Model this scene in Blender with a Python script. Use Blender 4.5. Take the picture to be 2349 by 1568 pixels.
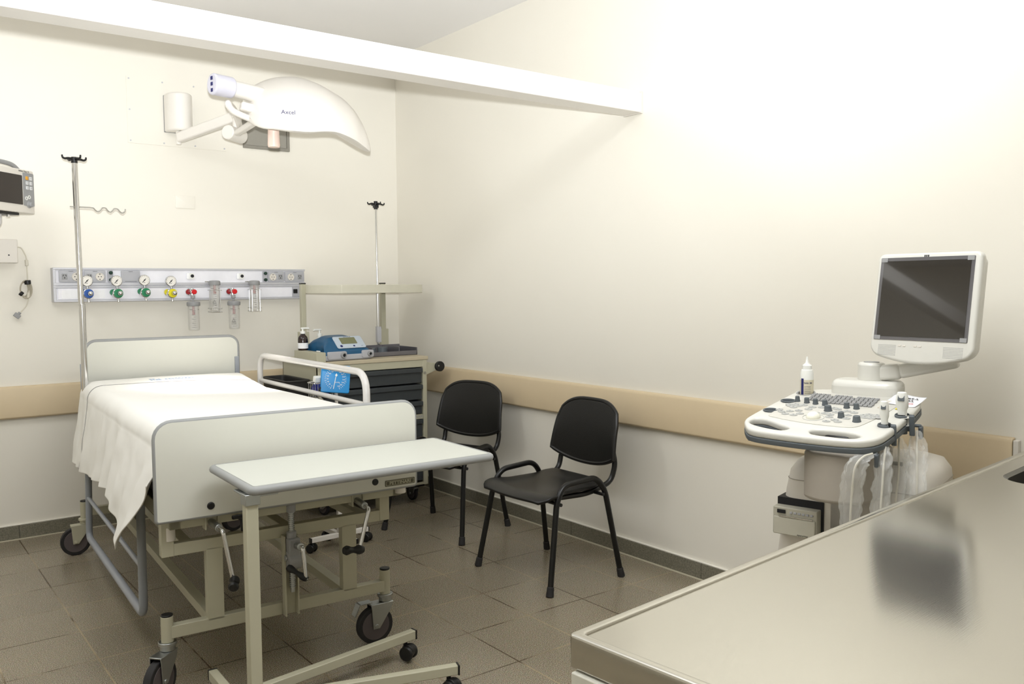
import bpy, bmesh, math, random
from mathutils import Vector, Matrix, noise
R = math.radians
random.seed(7)
scn = bpy.context.scene
for o in list(bpy.data.objects): bpy.data.objects.remove(o)

# ------------------------------------------------------------------ camera
YAW, PITCH, ROLL = 0.651808, 0.0628928, -0.00772386
fw = Vector((math.sin(YAW)*math.cos(PITCH), math.cos(YAW)*math.cos(PITCH), -math.sin(PITCH)))
rt = Vector((math.cos(YAW), -math.sin(YAW), 0)); up = rt.cross(fw)
r2 = rt*math.cos(ROLL)+up*math.sin(ROLL); u2 = up*math.cos(ROLL)-rt*math.sin(ROLL)
cam = bpy.data.cameras.new('camera'); cam.lens = 30.244; cam.sensor_width = 36; cam.sensor_fit = 'HORIZONTAL'
cam.clip_start = .02
co = bpy.data.objects.new('camera', cam); scn.collection.objects.link(co)
m = Matrix((r2, u2, -fw)).transposed().to_4x4(); m.translation = (-3.21427, -5.59966, 1.42)
co.matrix_world = m
scn.camera = co
# ------------------------------------------------------------------ world, lights, exposure
scn.view_settings.view_transform = 'Standard'; scn.view_settings.look = 'None'
scn.view_settings.gamma = 1; scn.view_settings.use_curve_mapping = False
scn.view_settings.exposure = 0.06
w = bpy.data.worlds.new('world'); scn.world = w; w.use_nodes = True
w.node_tree.nodes['Background'].inputs[0].default_value = (1, .98, .94, 1)
w.node_tree.nodes['Background'].inputs[1].default_value = 0.3
def light(name, kind, loc, target, power, col, **k):
    l = bpy.data.lights.new(name, kind); l.energy = power; l.color = col
    for a, b in k.items(): setattr(l, a, b)
    o = bpy.data.objects.new(name, l); scn.collection.objects.link(o); o.location = loc
    d = Vector(target)-Vector(loc); o.rotation_euler = d.to_track_quat('-Z', 'Y').to_euler()
    return o
# the photographer's flash, just above the lens and tipped upwards
light('flash', 'SPOT', (-3.23, -5.62, 1.535), (-.7, -.2, 5.9), 1000, (.92, .96, 1.0), spot_size=R(104), spot_blend=1.0, shadow_soft_size=.03)
# ceiling light over the open floor, then an unseen fill lamp added at left
light('ceiling_light_a', 'AREA', (-1.5, -4.3, 3.08), (-1.5, -4.3, 0), 29, (.95, .98, 1.0), shape='RECTANGLE', size=1.2, size_y=.6)
light('fill_light_left', 'AREA', (-3.4, -1.5, 3.08), (-3.4, -1.5, 0), 22, (.95, .98, 1.0), shape='RECTANGLE', size=1.2, size_y=.6)  # added fill, brightens the back wall from out of view
# the surgical lamp's beam onto the bed
light('surgical_lamp_beam', 'SPOT', (-1.25, -1.0, 2.26), (-1.68, -.98, .92), 200, (1, .95, .88), spot_size=R(36), spot_blend=1.0, shadow_soft_size=.12)

# ------------------------------------------------------------------ materials
def lin(c): return tuple((x/255/12.92 if x/255 <= .04045 else ((x/255+.055)/1.055)**2.4) for x in c)+(1,)
MATS = {}
def mat(name, rgb, rough=.5, metal=0, coat=0, var=.04, scale=30, bump=0, trans=0, alpha=1, emit=0, aniso=0, ior=1.45):
    if name in MATS: return MATS[name]
    M = bpy.data.materials.new(name); M.use_nodes = True; n = M.node_tree.nodes; L = M.node_tree.links
    b = n['Principled BSDF']; c = lin(rgb)
    b.inputs['Roughness'].default_value = rough; b.inputs['Metallic'].default_value = metal
    b.inputs['Coat Weight'].default_value = coat; b.inputs['Transmission Weight'].default_value = trans
    b.inputs['Alpha'].default_value = alpha; b.inputs['Anisotropic'].default_value = aniso; b.inputs['IOR'].default_value = ior
    tc = n.new('ShaderNodeTexCoord'); nz = n.new('ShaderNodeTexNoise'); nz.inputs['Scale'].default_value = scale; nz.inputs['Detail'].default_value = 4
    L.new(tc.outputs['Object'], nz.inputs['Vector'])
    mr = n.new('ShaderNodeMapRange'); mr.inputs['To Min'].default_value = 1-var; mr.inputs['To Max'].default_value = 1+var
    L.new(nz.outputs['Fac'], mr.inputs['Value'])
    mx = n.new('ShaderNodeVectorMath'); mx.operation = 'SCALE'; mx.inputs[0].default_value = c[:3]
    L.new(mr.outputs[0], mx.inputs['Scale']); L.new(mx.outputs[0], b.inputs['Base Color'])
    if bump:
        bp = n.new('ShaderNodeBump'); bp.inputs['Strength'].default_value = bump; bp.inputs['Distance'].default_value = .002
        L.new(nz.outputs['Fac'], bp.inputs['Height']); L.new(bp.outputs[0], b.inputs['Normal'])
    if emit:
        b.inputs['Emission Color'].default_value = c; b.inputs['Emission Strength'].default_value = emit
    MATS[name] = M; return M
def floor_mat():
    M = bpy.data.materials.new('terrazzo_tile'); M.use_nodes = True; n = M.node_tree.nodes; L = M.node_tree.links; b = n['Principled BSDF']
    geo = n.new('ShaderNodeNewGeometry'); sx = n.new('ShaderNodeSeparateXYZ'); L.new(geo.outputs['Position'], sx.inputs[0])
    def mt(op, a, c=None, d=None):
        q = n.new('ShaderNodeMath'); q.operation = op
        for i, v in enumerate((a, c, d)):
            if v is None: continue
            if isinstance(v, (int, float)): q.inputs[i].default_value = v
            else: L.new(v, q.inputs[i])
        return q.outputs[0]
    def joint(out, p, off, hw):
        f = mt('FRACT', mt('DIVIDE', mt('ADD', out, off), p)); e = mt('MINIMUM', f, mt('SUBTRACT', 1.0, f))
        return mt('LESS_THAN', mt('MULTIPLY', e, p), hw), mt('FLOOR', mt('DIVIDE', mt('ADD', out, off), p))
    jx, ix = joint(sx.outputs[0], .3155, 0, .0030); jy, iy = joint(sx.outputs[1], .341, 0, .0030)
    jj = mt('MAXIMUM', jx, jy)
    cv = n.new('ShaderNodeCombineXYZ'); L.new(ix, cv.inputs[0]); L.new(iy, cv.inputs[1])
    wn = n.new('ShaderNodeTexWhiteNoise'); L.new(cv.outputs[0], wn.inputs['Vector'])
    sp = n.new('ShaderNodeTexNoise'); sp.inputs['Scale'].default_value = 300; sp.inputs['Detail'].default_value = 2; L.new(geo.outputs['Position'], sp.inputs['Vector'])
    vo = n.new('ShaderNodeTexVoronoi'); vo.inputs['Scale'].default_value = 320; L.new(geo.outputs['Position'], vo.inputs['Vector'])
    bl = n.new('ShaderNodeTexNoise'); bl.inputs['Scale'].default_value = 2.2; bl.inputs['Detail'].default_value = 5; L.new(geo.outputs['Position'], bl.inputs['Vector'])
    cr = n.new('ShaderNodeValToRGB'); e = cr.color_ramp.elements
    e[0].position = .38; e[0].color = lin((100, 91, 74)); e[1].position = .64; e[1].color = lin((172, 162, 141))
    e.new(.5).color = lin((138, 127, 107)); L.new(sp.outputs['Fac'], cr.inputs[0])
    m1 = n.new('ShaderNodeMixRGB'); m1.blend_type = 'MULTIPLY'; m1.inputs[0].default_value = .2
    L.new(cr.outputs[0], m1.inputs[1]); L.new(vo.outputs['Color'], m1.inputs[2])
    sc = mt('ADD', mt('MULTIPLY', wn.outputs['Value'], .12), mt('ADD', .82, mt('MULTIPLY', bl.outputs['Fac'], .3)))
    v = n.new('ShaderNodeVectorMath'); v.operation = 'SCALE'; L.new(m1.outputs[0], v.inputs[0]); L.new(sc, v.inputs['Scale'])
    gr = n.new('ShaderNodeMixRGB'); L.new(jj, gr.inputs[0]); L.new(v.outputs[0], gr.inputs[1])
    g2 = n.new('ShaderNodeValToRGB'); g2.color_ramp.elements[0].position = .46; g2.color_ramp.elements[0].color = lin((76, 60, 38))
    g2.color_ramp.elements[1].position = .56; g2.color_ramp.elements[1].color = lin((162, 147, 118)); L.new(bl.outputs['Fac'], g2.inputs[0])
    L.new(g2.outputs[0], gr.inputs[2]); L.new(gr.outputs[0], b.inputs['Base Color'])
    L.new(mt('ADD', .16, mt('MULTIPLY', sp.outputs['Fac'], .2)), b.inputs['Roughness'])
    bp = n.new('ShaderNodeBump'); bp.inputs['Strength'].default_value = .25; bp.inputs['Distance'].default_value = .001
    L.new(mt('SUBTRACT', 1.0, jj), bp.inputs['Height']); L.new(bp.outputs[0], b.inputs['Normal'])
    return M
FLOOR = floor_mat()
def stone_mat():
    M = bpy.data.materials.new('skirting_stone'); M.use_nodes = True; n = M.node_tree.nodes; L = M.node_tree.links; b = n['Principled BSDF']
    tc = n.new('ShaderNodeNewGeometry'); sp = n.new('ShaderNodeTexNoise'); sp.inputs['Scale'].default_value = 160; sp.inputs['Detail'].default_value = 4
    L.new(tc.outputs['Position'], sp.inputs['Vector'])
    cr = n.new('ShaderNodeValToRGB'); e = cr.color_ramp.elements
    e[0].position = .34; e[0].color = lin((104, 100, 86)); e[1].position = .68; e[1].color = lin((138, 133, 117)); L.new(sp.outputs['Fac'], cr.inputs[0])
    L.new(cr.outputs[0], b.inputs['Base Color']); b.inputs['Roughness'].default_value = .45
    return M
STONE = stone_mat()
def steel_mat():
    M = bpy.data.materials.new('brushed_worktop_steel'); M.use_nodes = True; n = M.node_tree.nodes; L = M.node_tree.links; b = n['Principled BSDF']
    b.inputs['Base Color'].default_value = lin((196, 193, 184)); b.inputs['Metallic'].default_value = 1; b.inputs['Anisotropic'].default_value = .35
    tc = n.new('ShaderNodeTexCoord'); mp = n.new('ShaderNodeMapping'); mp.inputs['Scale'].default_value = (3, 120, 3); L.new(tc.outputs['Object'], mp.inputs[0])
    a = n.new('ShaderNodeTexNoise'); a.inputs['Scale'].default_value = 6; L.new(mp.outputs[0], a.inputs['Vector'])
    c = n.new('ShaderNodeTexNoise'); c.inputs['Scale'].default_value = 2.2; c.inputs['Detail'].default_value = 1; L.new(tc.outputs['Object'], c.inputs['Vector'])
    mr = n.new('ShaderNodeMapRange'); mr.inputs['To Min'].default_value = .085; mr.inputs['To Max'].default_value = .17; L.new(c.outputs['Fac'], mr.inputs['Value']); L.new(mr.outputs[0], b.inputs['Roughness'])
    bp = n.new('ShaderNodeBump'); bp.inputs['Strength'].default_value = .05; bp.inputs['Distance'].default_value = .0006; L.new(a.outputs['Fac'], bp.inputs['Height'])
    b2 = n.new('ShaderNodeBump'); b2.inputs['Strength'].default_value = .3; b2.inputs['Distance'].default_value = .004; L.new(c.outputs['Fac'], b2.inputs['Height'])
    L.new(bp.outputs[0], b2.inputs['Normal']); L.new(b2.outputs[0], b.inputs['Normal'])
    return M
WTOP = steel_mat()
WALL = mat('wall_paint', (236, 231, 219), .42, var=.012, scale=3, bump=.02)
CEIL = mat('ceiling_paint', (247, 245, 243), .8, var=.01, scale=3)
RAIL = mat('bumper_vinyl', (208, 189, 156), .45, var=.03, scale=14, bump=.05)
BEIGE = mat('beige_enamel', (182, 178, 155), .35, var=.02)
TABLE = mat('table_laminate', (198, 199, 190), .4, var=.01)
PANEL = mat('white_laminate', (211, 210, 199), .4, var=.01)
EDGE = mat('grey_edge_band', (150, 151, 150), .45)
GREYTUBE = mat('grey_painted_tube', (150, 154, 160), .35)
LTUBE = mat('pale_painted_tube', (205, 202, 198), .25, coat=.3)
WHITE = mat('white_plastic', (236, 236, 230), .35, var=.01)
WMET = mat('white_enamel', (235, 230, 222), .3, var=.01)
IVORY = mat('ivory_plastic', (222, 216, 206), .35, var=.015)
CONS = mat('console_white', (218, 216, 208), .28, coat=.3, var=.01)
SHADEGREY = mat('warm_grey_plastic', (168, 160, 148), .5)
DKGREY = mat('slate_grey_plastic', (92, 98, 102), .5)
MIDG = mat('mid_grey_plastic', (150, 150, 150), .5)
PGREY = mat('panel_grey', (176, 176, 180), .5)
BLACK = mat('black_plastic', (20, 20, 20), .4)
CHAIRP = mat('black_chair_shell', (17, 16, 15), .36, var=.1, scale=220, bump=.25)
CHAIRM = mat('black_chair_tube', (14, 14, 14), .3)
RUBBER = mat('dark_rubber', (38, 36, 36), .7)
TYRE = mat('grey_wheel_disc', (88, 80, 80), .5)
CHROME = mat('chrome', (215, 215, 215), .12, metal=1)
STEEL = mat('brushed_steel', (190, 188, 182), .3, metal=1)
ZINC = mat('zinc_steel', (175, 178, 178), .32, metal=1)
ALU = mat('aluminium', (198, 198, 202), .45, metal=.4)
SHEET = mat('white_cotton', (238, 236, 230), .9, var=.01, scale=400, bump=.15)
SEAM = mat('seam_thread', (150, 148, 145), .9)
MATT = mat('mattress_vinyl', (40, 42, 48), .5)
DRAWER = mat('charcoal_drawer', (58, 62, 64), .4)
BLUE = mat('ventilator_blue', (28, 82, 118), .38)
LBLUE = mat('gauge_blue', (40, 140, 205), .35)
CUFF = mat('cuff_navy', (38, 42, 120), .8)
SCREEN = mat('dark_screen', (30, 28, 26), .1, coat=.6)
TFT = mat('monitor_glass', (36, 32, 28), .07, coat=1, var=.02)
LCD = mat('lcd_olive', (118, 120, 88), .3)
RED = mat('red_plastic', (205, 28, 34), .35)
DRED = mat('dark_red_float', (150, 22, 30), .35)
GREEN = mat('green_plastic', (36, 128, 84), .3)
DGREEN = mat('dark_green_terminal', (16, 50, 38), .4)
YELLOW = mat('yellow_plastic', (222, 208, 30), .3)
BLUEP = mat('blue_plastic', (36, 84, 160), .3)
ORANGE = mat('amber_key', (235, 165, 30), .4)
INK = mat('black_ink', (22, 22, 26), .6)
NAVY = mat('navy_ink', (34, 38, 100), .6)
CLEAR = mat('clear_plastic', (240, 240, 236), .04, alpha=.3, coat=1)
JAR = mat('clear_jar', (240, 238, 232), .05, alpha=.22, coat=1)
FILM = mat('plastic_film', (244, 244, 240), .12, trans=.5, alpha=.30, coat=.5, ior=1.3)
PAPER = mat('paper', (238, 238, 240), .8)
IODINE = mat('dark_iodine', (30, 12, 8), .2, coat=.5)
GELC = mat('gel_fill', (198, 186, 152), .4)
VENTG = mat('hatch_grey', (150, 146, 136), .5)
CABLE = mat('cream_cable', (214, 208, 192), .5)
GROUT = mat('pale_grout', (176, 168, 146), .8, bump=.3)

# ------------------------------------------------------------------ mesh helpers
def rr(w, h, r, n=6, cx=0, cy=0):
    rs = r if isinstance(r, (tuple, list)) else (r,)*4   # BL, BR, TR, TL
    out = []
    for (sx, sy, a0, q) in ((-1, -1, 180, rs[0]), (1, -1, 270, rs[1]), (1, 1, 0, rs[2]), (-1, 1, 90, rs[3])):
        c = (cx+sx*(w/2-q), cy+sy*(h/2-q))
        if q <= 0: out.append(c); continue
        for i in range(n+1):
            a = R(a0+90*i/n); out.append((c[0]+q*math.cos(a), c[1]+q*math.sin(a)))
    return out
def basis(p, x, y):   # matrix with local x,y axes; z = x cross y
    x = Vector(x).normalized(); y = Vector(y); z = x.cross(y).normalized(); y = z.cross(x)
    M = Matrix((x, y, z)).transposed().to_4x4(); M.translation = Vector(p); return M
FRONT = lambda p: basis(p, (1, 0, 0), (0, 0, 1))     # plane facing -Y
def catmull(P, n=6, closed=False):
    P = [Vector(p) for p in P]; N = len(P); out = []
    for i in range(N if closed else N-1):
        g = (lambda k: P[k % N]) if closed else (lambda k: P[min(max(k, 0), N-1)])
        a, b, c, d = g(i-1), g(i), g(i+1), g(i+2)
        for j in range(n):
            t = j/n; out.append(.5*((2*b)+(c-a)*t+(2*a-5*b+4*c-d)*t*t+(3*b-a-3*c+d)*t**3))
    if not closed: out.append(P[-1])
    return out
def fillet(P, r, n=5):
    P = [Vector(p) for p in P]; out = [P[0]]
    for i in range(1, len(P)-1):
        a, b, c = P[i-1], P[i], P[i+1]; d1 = (a-b).normalized(); d2 = (c-b).normalized()
        q = min(r, (a-b).length*.49, (c-b).length*.49); s = b+d1*q; e = b+d2*q
        for j in range(n+1):
            t = j/n; out.append((1-t)**2*s+2*t*(1-t)*b+t*t*e)
    out.append(P[-1]); return out
class MB:
    def __init__(s): s.bm = bmesh.new()
    def box(s, c, d, M=None, rz=0, rx=0, ry=0):
        T = Matrix.Translation(c) @ Matrix.Rotation(rz, 4, 'Z') @ Matrix.Rotation(rx, 4, 'X') @ Matrix.Rotation(ry, 4, 'Y') @ Matrix.Diagonal((d[0], d[1], d[2], 1))
        if M: T = M @ T
        bmesh.ops.create_cube(s.bm, size=1, matrix=T); return s
    def bb(s, x0, x1, y0, y1, z0, z1): return s.box(((x0+x1)/2, (y0+y1)/2, (z0+z1)/2), (x1-x0, y1-y0, z1-z0))
    def beam(s, a, b, w, h, upv=(0, 0, 1)):
        a, b = Vector(a), Vector(b); d = b-a; z = d.normalized(); x = Vector(upv).cross(z)
        if x.length < 1e-4: x = Vector((1, 0, 0))
        x.normalize(); y = z.cross(x)
        M = Matrix((x, y, z)).transposed().to_4x4(); M.translation = (a+b)/2
        bmesh.ops.create_cube(s.bm, size=1, matrix=M @ Matrix.Diagonal((w, h, d.length, 1))); return s
    def cyl(s, a, b, r, r1=None, n=20):
        a, b = Vector(a), Vector(b); d = b-a
        M = d.to_track_quat('Z', 'Y').to_matrix().to_4x4(); M.translation = (a+b)/2
        bmesh.ops.create_cone(s.bm, cap_ends=True, segments=n, radius1=r, radius2=r if r1 is None else r1, depth=d.length, matrix=M); return s
    def sph(s, c, r, sc=(1, 1, 1), n=16, M=None):
        T = Matrix.Translation(c) @ Matrix.Diagonal((sc[0], sc[1], sc[2], 1))
        if M: T = M @ T
        bmesh.ops.create_uvsphere(s.bm, u_segments=n, v_segments=max(6, n*2//3), radius=r, matrix=T); return s
    def tube(s, P, r, n=10, closed=False, sq=False):
        P = [Vector(p) for p in P]; N = len(P); rings = []; prev = None
        for i, p in enumerate(P):
            if closed: t = (P[(i+1) % N]-P[i-1])
            else: t = P[min(i+1, N-1)]-P[max(i-1, 0)]
            t.normalize()
            if prev is None:
                x = t.cross(Vector((0, 0, 1)))
                if x.length < .05: x = t.cross(Vector((0, 1, 0)))
            else: x = prev - t*prev.dot(t)
            x.normalize(); y = t.cross(x); prev = x
            rad = r(i/(N-1)) if callable(r) else r
            rings.append([s.bm.verts.new(p+x*rad*math.cos(2*math.pi*k/n)+y*rad*math.sin(2*math.pi*k/n)) for k in range(n)])
        for i in range(N if closed else N-1):
            a, b = rings[i], rings[(i+1) % N]
            for k in range(n): s.bm.faces.new((a[k], a[(k+1) % n], b[(k+1) % n], b[k]))
        if not closed: s.bm.faces.new(rings[0][::-1]); s.bm.faces.new(rings[-1])
        return s
    def lathe(s, prof, M=None, n=24):
        M = M or Matrix(); rings = []
        for r, z in prof:
            if r < 1e-6: rings.append([s.bm.verts.new(M @ Vector((0, 0, z)))])
            else: rings.append([s.bm.verts.new(M @ Vector((r*math.cos(2*math.pi*k/n), r*math.sin(2*math.pi*k/n), z))) for k in range(n)])
        for a, b in zip(rings, rings[1:]):
            for k in range(n):
                if len(a) == 1 and len(b) == 1: continue
                if len(a) == 1: s.bm.faces.new((a[0], b[(k+1) % n], b[k]))
                elif len(b) == 1: s.bm.faces.new((a[k], a[(k+1) % n], b[0]))
                else: s.bm.faces.new((a[k], a[(k+1) % n], b[(k+1) % n], b[k]))
        return s
    def prism(s, outl, z0, z1, M=None):
        M = M or Matrix(); A = [s.bm.verts.new(M @ Vector((x, y, z0))) for x, y in outl]; B = [s.bm.verts.new(M @ Vector((x, y, z1))) for x, y in outl]
        s.bm.faces.new(A[::-1]); s.bm.faces.new(B); n = len(A)
        for i in range(n): s.bm.faces.new((A[i], A[(i+1) % n], B[(i+1) % n], B[i]))
        return s
    def plate(s, outls, th, M=None, bev=0):   # outline with holes, centred on its mid plane, rounded edges
        M = M or Matrix(); h = th/2; bev = min(bev, h*.98); K = 4 if bev > .0015 else 2
        lay = [(-h, bev)]+[(-h+bev*(1-math.cos(k*math.pi/2/K)), bev*(1-math.sin(k*math.pi/2/K))) for k in range(1, K+1)] if bev else [(-h, 0)]
        lay = lay+[(-z, d) for z, d in lay[::-1]]
        caps = ([], [])
        for idx, ol in enumerate(outls):
            ar = sum(ol[i-1][0]*ol[i][1]-ol[i][0]*ol[i-1][1] for i in range(len(ol)))
            if (ar > 0) != (idx == 0): ol = ol[::-1]
            n = len(ol); nm = []
            for i in range(n):
                a, b, c = ol[i-1], ol[i], ol[(i+1) % n]
                d1 = Vector((b[0]-a[0], b[1]-a[1])); d2 = Vector((c[0]-b[0], c[1]-b[1]))
                if d1.length > 1e-9: d1.normalize()
                if d2.length > 1e-9: d2.normalize()
                t = d1+d2; t = t.normalized() if t.length > 1e-9 else d1
                nm.append(Vector((-t.y, t.x))/max(.5, abs(t.dot(d2))))   # points into the material
            rings = [[s.bm.verts.new(M @ Vector((ol[i][0]+nm[i].x*d, ol[i][1]+nm[i].y*d, z))) for i in range(n)] for z, d in lay]
            for A, B in zip(rings, rings[1:]):
                for i in range(n): s.bm.faces.new((A[i], A[(i+1) % n], B[(i+1) % n], B[i]))
            for q, rg in ((0, rings[0]), (1, rings[-1])):
                caps[q].append(rg)
        for cp in caps:
            if len(outls) == 1: s.bm.faces.new(cp[0]); continue
            ed = []
            for rg in cp:
                for i in range(len(rg)):
                    e = s.bm.edges.get((rg[i], rg[(i+1) % len(rg)])); ed.append(e)
            bmesh.ops.triangle_fill(s.bm, use_beauty=True, use_dissolve=False, edges=ed)
        return s
    def text(s, body, size, M, ext=.0002, align='CENTER', bold=0, sx=1):
        cu = bpy.data.curves.new('t', 'FONT'); cu.body = body; cu.size = size; cu.extrude = ext; cu.align_x = align; cu.align_y = 'CENTER'; cu.offset = bold
        cu.resolution_u = 3
        s.addcurve(cu, M @ Matrix.Diagonal((sx, 1, 1, 1))); return s
    def addcurve(s, cu, M):
        o = bpy.data.objects.new('tmp', cu); scn.collection.objects.link(o)
        dg = bpy.context.evaluated_depsgraph_get(); me = bpy.data.meshes.new_from_object(o.evaluated_get(dg))
        if M: me.transform(M)
        s.bm.from_mesh(me); bpy.data.objects.remove(o); bpy.data.meshes.remove(me)
    def grid(s, f, nu, nv, th=0):
        V = [[s.bm.verts.new(f(i/nu, j/nv)) for j in range(nv+1)] for i in range(nu+1)]
        for i in range(nu):
            for j in range(nv): s.bm.faces.new((V[i][j], V[i+1][j], V[i+1][j+1], V[i][j+1]))
        return s
    def build(s, name, mt, parent=None, label=None, bev=0, ang=38, solid=0, sub=0, M=None, seg=2, fix=True):
        if fix: bmesh.ops.recalc_face_normals(s.bm, faces=s.bm.faces)
        me = bpy.data.meshes.new(name); s.bm.to_mesh(me); s.bm.free()
        if M: me.transform(M)
        me.materials.append(mt)
        for p in me.polygons: p.use_smooth = True
        me.set_sharp_from_angle(angle=R(ang))
        o = bpy.data.objects.new(name, me); scn.collection.objects.link(o)
        if parent: o.parent = parent
        if label: o['label'] = label
        if solid:
            q = o.modifiers.new('solid', 'SOLIDIFY'); q.thickness = solid; q.offset = 0
        if bev:
            q = o.modifiers.new('bevel', 'BEVEL'); q.width = bev; q.segments = seg; q.limit_method = 'ANGLE'; q.angle_limit = R(40); q.harden_normals = False
        if sub:
            q = o.modifiers.new('sub', 'SUBSURF'); q.levels = sub; q.render_levels = sub
        return o
def thing(name, label, cat, loc=(0, 0, 0), rz=0, group=None):
    o = bpy.data.objects.new(name, None); scn.collection.objects.link(o); o.empty_display_size = .05
    o.location = loc; o.rotation_euler = (0, 0, rz); o['label'] = label; o['category'] = cat
    if group: o['group'] = group
    return o
def tag(o, label, cat, group=None):
    o['label'] = label; o['category'] = cat
    if group: o['group'] = group
    return o
def struct(o): o['kind'] = 'structure'; return o
def dup(root, loc, rz, label, group=None):
    r = root.copy(); scn.collection.objects.link(r); r.location = loc; r.rotation_euler = (0, 0, rz); r['label'] = label
    if group: r['group'] = group
    for ch in list(root.children):
        c = ch.copy(); scn.collection.objects.link(c); c.parent = r
        for g in ch.children:
            d = g.copy(); scn.collection.objects.link(d); d.parent = c
    return r

# ------------------------------------------------------------------ the room
X0, Y0, H = -5.0, -7.2, 3.10
struct(MB().bb(X0-.1, .1, Y0-.1, .1, -.1, 0).build('floor', FLOOR))
struct(MB().bb(X0-.1, .1, Y0-.1, .1, H, H+.1).build('ceiling', CEIL))
struct(MB().bb(X0-.1, .1, 0, .1, 0, H).build('wall_back', WALL))
struct(MB().bb(0, .1, Y0, 0, 0, H).build('wall_right', WALL))
struct(MB().bb(X0-.1, X0, Y0, 0, 0, H).build('wall_left', WALL))
struct(MB().bb(X0-.1, .1, Y0-.1, Y0, 0, H).build('wall_front', WALL))
b = MB(); x = 0
while x > X0:
    b.bb(max(x-.63, X0)+.0012, x-.0012, -.014, 0, 0, .083); x -= .63
struct(b.build('baseboard_back', STONE, bev=.002))
b = MB(); y = -.05
b.bb(-.014, 0, -.05, -.014, 0, .083)
while y > Y0:
    b.bb(-.014, 0, max(y-.475, Y0)+.0012, y-.0012, 0, .083); y -= .475
struct(b.build('baseboard_right', STONE, bev=.002))
struct(MB().bb(X0, -.012, -.0125, -.0, .083, .0885).build('trim_1', WALL, bev=.001))
struct(MB().bb(-.0125, 0, Y0, -.0, .083, .0885).build('trim_2', WALL, bev=.001))
b = MB(); b.tube([(-.016, -.03, .001), (-.016, -2, .001), (-.016, -4.5, .001)], .006, 6); b.tube([(X0, -.016, .001), (-.03, -.016, .001)], .006, 6)
struct(b.build('trim_3', GROUT))
prof = [(0, .700), (.020, .697), (.030, .706), (.030, .868), (.022, .880), (0, .884)]
b = MB(); b.prism([(-q, z) for q, z in prof], .03, 4.294, basis((0, 0, 0), (1, 0, 0), (0, 0, 1)))
struct(b.build('trim_4', RAIL, bev=.004, seg=3))
b = MB(); b.prism([(-q, z) for q, z in prof], 0, 5.0, basis((0, 0, 0), (0, 1, 0), (0, 0, 1)) @ Matrix.Translation((0, 0, -5.0)))
struct(b.build('trim_5', RAIL, bev=.004, seg=3))
# end cap bracket of the bumper rail
struct(MB().bb(-.026, 0, -4.312, -4.296, .704, .876).build('trim_6', IVORY, bev=.002))

# ------------------------------------------------------------------ long light channel
t = thing('linear_light', 'long white linear light channel crossing the room high above the bed', 'light fixture', (-2.5, -2.43, 2.3))
MB().bb(-2.5, 2.5, -.06, .06, .0, .10).build('housing', WMET, t, bev=.003)
MB().bb(-2.5, 2.5, -.045, .045, .100, .106).build('diffuser', WHITE, t)
MB().bb(2.488, 2.4995, -.064, .064, -.004, .104).build('end_flange', IVORY, t, bev=.001)

# ------------------------------------------------------------------ wall plates
t = thing('access_panel', 'large painted access panel screwed flat to the back wall behind the surgical lamp', 'panel', (-1.555, 0, 2.515))
MB().plate([rr(.60, .40, .003)], .004, FRONT((0, -.002, 0))).build('plate', WALL, t)
for sx, sz in [(a, c) for a in (-.285, -.09, .1, .285) for c in (-.185, .185)]+[(-.285, 0), (.285, 0)]:
    MB().cyl((sx, -.003, sz), (sx, -.0065, sz), .005, n=10).build('screw', ALU, t)
t = thing('wall_hatch', 'grey metal wall hatch with a darker frame, half hidden behind the surgical lamp', 'hatch', (-.988, 0, 2.466))
MB().plate([rr(.318, .236, .004), rr(.28, .198, .003)], .014, FRONT((0, -.007, 0))).build('frame', mat('hatch_frame', (140, 136, 126), .45), t)
MB().plate([rr(.276, .194, .003)], .008, FRONT((0, -.005, 0))).build('door', VENTG, t)
o = MB().plate([rr(.121, .081, .004)], .006, FRONT((-1.528, -.003, 1.975)), bev=.0015).build('blank_plate', WALL)
tag(o, 'small blank cover plate on the back wall above the gas panel', 'wall plate')

# ------------------------------------------------------------------ medical gas panel
t = thing('headwall_unit', 'long white and grey medical gas and socket panel on the back wall', 'wall panel', (-1.515, 0, 1.4565))
PW, PF = .767, -.065     # half width, front face
PX = -.0175
MB().bb(PX-PW, PX+PW, PF+.006, 0, -.097, .097).build('housing', mat('panel_white', (238, 237, 242), .3), t, bev=.004)
b = MB()
for z0, z1 in ((.088, .100), (-.100, -.088), (-.004, .012), (-.018, -.008)):
    b.bb(PX-PW-.002, PX+PW+.002, PF-.003, PF+.02, z0, z1)
b.bb(PX-PW-.004, PX-PW+.012, PF-.002, -.0, -.099, .099)
b.build('aluminium_trim', ALU, t, bev=.002)
MB().bb(PX-PW+.02, PX+PW-.004, PF-.001, PF+.01, -.084, -.022).build('lower_cover', mat('panel_white', (238, 237, 242), .3), t)
for x0 in (-.70, -.56):
    MB().bb(x0-.045, x0+.045, PF-.002, PF+.002, -.078, -.03).build('label_strip', mat('glossy_label', (246, 246, 248), .08, coat=1), t)
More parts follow.
